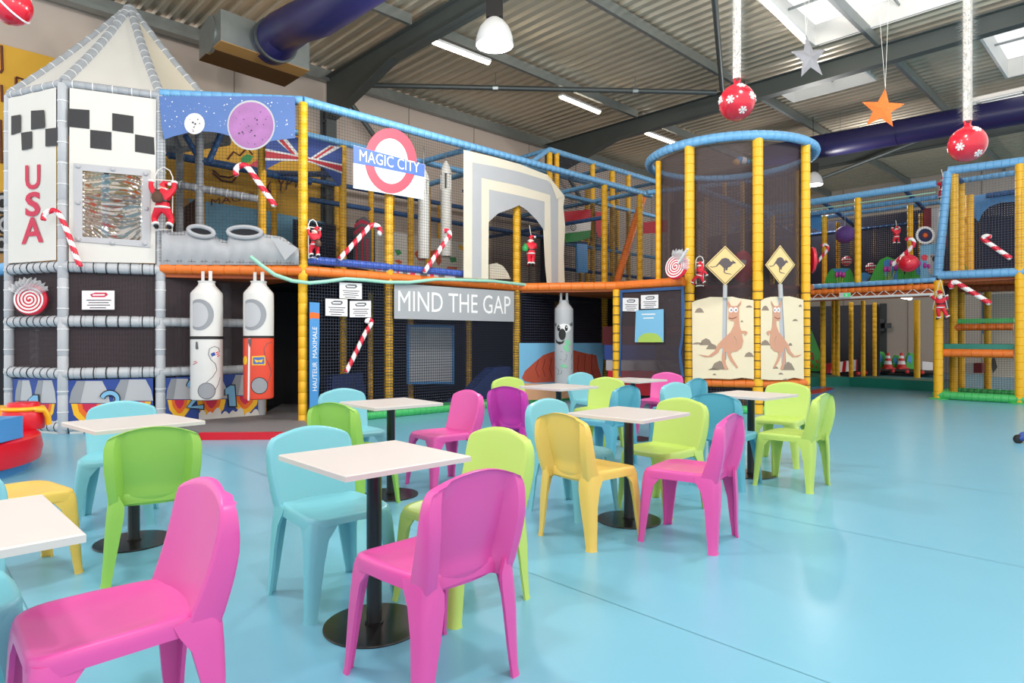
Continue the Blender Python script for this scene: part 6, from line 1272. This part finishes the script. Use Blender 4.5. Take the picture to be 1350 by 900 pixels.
def bauble(px, py, d, rpx, label, gar=None, flakes=()):
    c = P(px, py, d); r = rpx / FOC * d; t = thing('hanging_bauble', c, label, 'bauble', 'red inflatable baubles')
    MB().ball(c, (r, r, r * 1.02), 32, 20).build('ball', 'bauble_red', t)
    MB().lathe(c, [(.05, r * .96), (.035, r * 1.08), (.02, r * 1.2), (.001, r * 1.22)], 10).build('neck', 'bauble_red', t)
    MB().sweep([c + Vector((-.02, 0, r * 1.1)), c + Vector((-.03, 0, r * 1.4)), c + Vector((0, 0, r * 1.55)), c + Vector((.03, 0, r * 1.4)), c + Vector((.02, 0, r * 1.1))], .012, 6).build('loop', 'bauble_red', t)
    for a, b in flakes:
        n = Vector((math.sin(a) * math.cos(b), -math.cos(a) * math.cos(b), math.sin(b))); flake(c + n * (r * 1.0), r, n, r * .22, t)
    if gar:
        g_ = thing('tinsel_garland', c + Vector((0, 0, r * 1.4)), gar, 'garland', 'white tinsel garlands'); top = Vector((c.x, c.y, RZ - .2)); tinsel(top, c + Vector((0, 0, r * 1.35)), .118, g_)
    return t
bauble(971.5, 135, 6.5, 23, 'red inflatable bauble with white snowflakes on the garland by the tall brace tube', 'white tinsel garland hanging beside the tall brace tube', ((.6, .1), (-.7, -.1), (.1, -.75), (0, .8), (1.4, .2), (-1.5, .1)))
bauble(1275.5, 190, 6.5, 22.5, 'red inflatable bauble with snowflakes over the right tower', 'white tinsel garland hanging above the right tower', ((-1.0, -.3), (.2, -.8), (0, .7), (1.5, 0)))
t = bauble(15, 8, 6.0, 24, 'red ball with crossed white bands cut by the top left corner')
c = P(15, 8, 6.0); r = 24 / FOC * 6
for R_ in (Matrix.Rotation(.9, 3, 'Y'), Matrix.Rotation(-.7, 3, 'Y')):
    MB().sweep([c + R_ @ Vector((r * 1.01 * math.cos(a), r * 1.01 * math.sin(a), 0)) for a in [2 * PI * i / 32 for i in range(32)]], .01, 6, closed=True).build('band', 'candy_white', t)
def star(px, py, d, rpx, rot, mt_, label, top, turn=0):
    c = P(px, py, d); R_ = rpx / FOC * d; t = thing('hanging_star', c, label, 'star', 'cardboard stars'); pts = []
    X = Vector((math.cos(turn), math.sin(turn), 0))
    for i in range(10): a = math.radians(rot + 36 * i); q = R_ * (1 if i % 2 == 0 else .42); pts.append(c + X * (q * math.cos(a)) + Vector((0, 0, q * math.sin(a))))
    n = Vector((-X.y, X.x, 0)); front = c - n * .025; back = c + n * .025; mb = MB(); mb.add(pts + [front, back], [(i, (i + 1) % 10, 10) for i in range(10)] + [((i + 1) % 10, i, 11) for i in range(10)]); mb.build('star_body', mt_, t, smooth=False)
    for s_ in (-1, 1): MB().sweep([pts[max(range(10), key=lambda k: pts[k].z)], Vector((c.x + s_ * .12, c.y, top))], .003, 4).build('thread', 'rope_white', t)
star(1067, 76, 8.5, 30, 100, 'star_silver', 'silver glitter star hanging by the big rooflight', 7.1, .3); star(1163, 144, 8.8, 27, 82, 'star_orange', 'orange glitter star hanging below the far small rooflight', 6.75, -.25)
# round red soft seat at the left edge
S = thing('soft_play_seat', Vector((-5.59, 5.75, 0)), 'large round red foam seat with a blue foot at the left edge', 'soft seat'); c = Vector((-5.59, 5.75, 0))
MB().lathe(c, [(1.02, 0), (1.03, .07), (1.0, .08)], 48).build('foot_ring', 'soft_blue', S); MB().lathe(c, [(1.02, .07), (1.1, .09), (1.12, .2), (1.1, .31), (1.06, .335), (.001, .335)], 64).build('cushion', 'soft_red', S)
S = thing('soft_stool', P(31, 576, 6.55), 'small red foam drum with yellow collar standing on the round red seat', 'soft stool'); c = P(31, 576, 6.5); c.z = .335
MB().lathe(c, [(.17, 0), (.18, .02), (.18, .17), (.165, .19)], 32).build('drum', 'soft_red', S); MB().lathe(c, [(.15, .18), (.175, .19), (.185, .205), (.175, .225), (.14, .23)], 32).build('collar', 'soft_yellow', S); MB().lathe(c, [(.14, .22), (.138, .255), (.125, .27), (.001, .275)], 32).build('cap', 'soft_red', S)
MB().sweep([c + Vector((.15, -.05, .2)), c + Vector((.21, 0, .19)), c + Vector((.22, .04, .12)), c + Vector((.22, .05, .04))], .028, 8).build('handle', 'soft_yellow', S)
S = thing('yellow_foam_block', P(5, 550, 6.9), 'yellow foam block behind the small red drum', 'foam block'); c = P(4, 562, 6.95); c.z = .335; MB().box(c + Vector((0, 0, .09)), (.3, .3, .18), Matrix.Rotation(.2, 3, 'Z')).build('block', 'soft_yellow', S, smooth=False)
S = thing('blue_foam_block', P(2, 590, 5.8), 'blue foam block cut by the left edge on the red seat', 'foam block'); c = P(-10, 592, 5.75); c.z = .335; MB().box(c + Vector((0, 0, .1)), (.3, .36, .2), Matrix.Rotation(.15, 3, 'Z')).build('block', 'soft_blue', S, smooth=False)
# ride toy at the right edge
S = thing('toy_car', f_(1348, 584), 'small blue toy with a dark round end at the right edge of the floor', 'toy'); c = f_(1349, 584)
MB().sweep([c + Vector((-.06, 0, .05)), c + Vector((0, 0, .08)), c + Vector((.14, .02, .09)), c + Vector((.25, .03, .08))], [.03, .055, .06, .04], 12).build('body', 'flag_blue', S)
MB().lathe(c + Vector((-.06, -.0, .05)), [(.05, -.02), (.055, 0), (.05, .02), (.02, .025)], 16, R=Matrix.Rotation(PI / 2, 3, 'X')).build('wheel', 'santa_black', S); MB().lathe(c + Vector((.16, -.02, .035)), [(.03, -.02), (.035, 0), (.03, .02)], 14, R=Matrix.Rotation(PI / 2, 3, 'X')).build('wheel', 'santa_black', S)

# ============================================================ prints and trims belong to the cloth or body that carries them
def adopt(o, host): o.parent = host; o.location = WORLD[o.name] - WORLD[host.name]
for t in [o for o in bpy.data.objects if o.parent is None and o.type == 'EMPTY' and 'label' in o]:
    ch = [o for o in bpy.data.objects if o.parent == t]; base = lambda o: o.name.split('.')[0]
    if base(t) == 'plastic_chair' or base(t) == 'cafe_table': continue
    if base(t) == 'punch_bag':
        lo = next(o for o in ch if base(o) == 'lower_sleeve'); up = next(o for o in ch if base(o) == 'upper_sleeve')
        for o in ch:
            if base(o) not in ('lower_sleeve', 'upper_sleeve', 'strap', 'belt'): adopt(o, up if WORLD[o.name].z >= WORLD[up.name].z - .02 else lo)
        continue
    if base(t) == 'climbing_santa_doll':
        bd = next(o for o in ch if base(o) == 'body')
        for o in ch:
            if base(o) in ('coat_hem', 'cuff', 'boot_trim', 'beard', 'nose', 'eye', 'belt'): adopt(o, bd)
        continue
    host = [o for o in ch if base(o) in ('cloth', 'sheet', 'board', 'disc', 'ball', 'upper_cloth', 'hill', 'bush')]
    if len(host) == 1 and len(ch) > 1:
        for o in ch:
            if o is not host[0] and base(o) not in ('cord', 'stick', 'wrapper', 'loop', 'lower_cloth', 'side_cloth', 'folded_corner', 'round_cushion', 'crater_rim'): adopt(o, host[0])
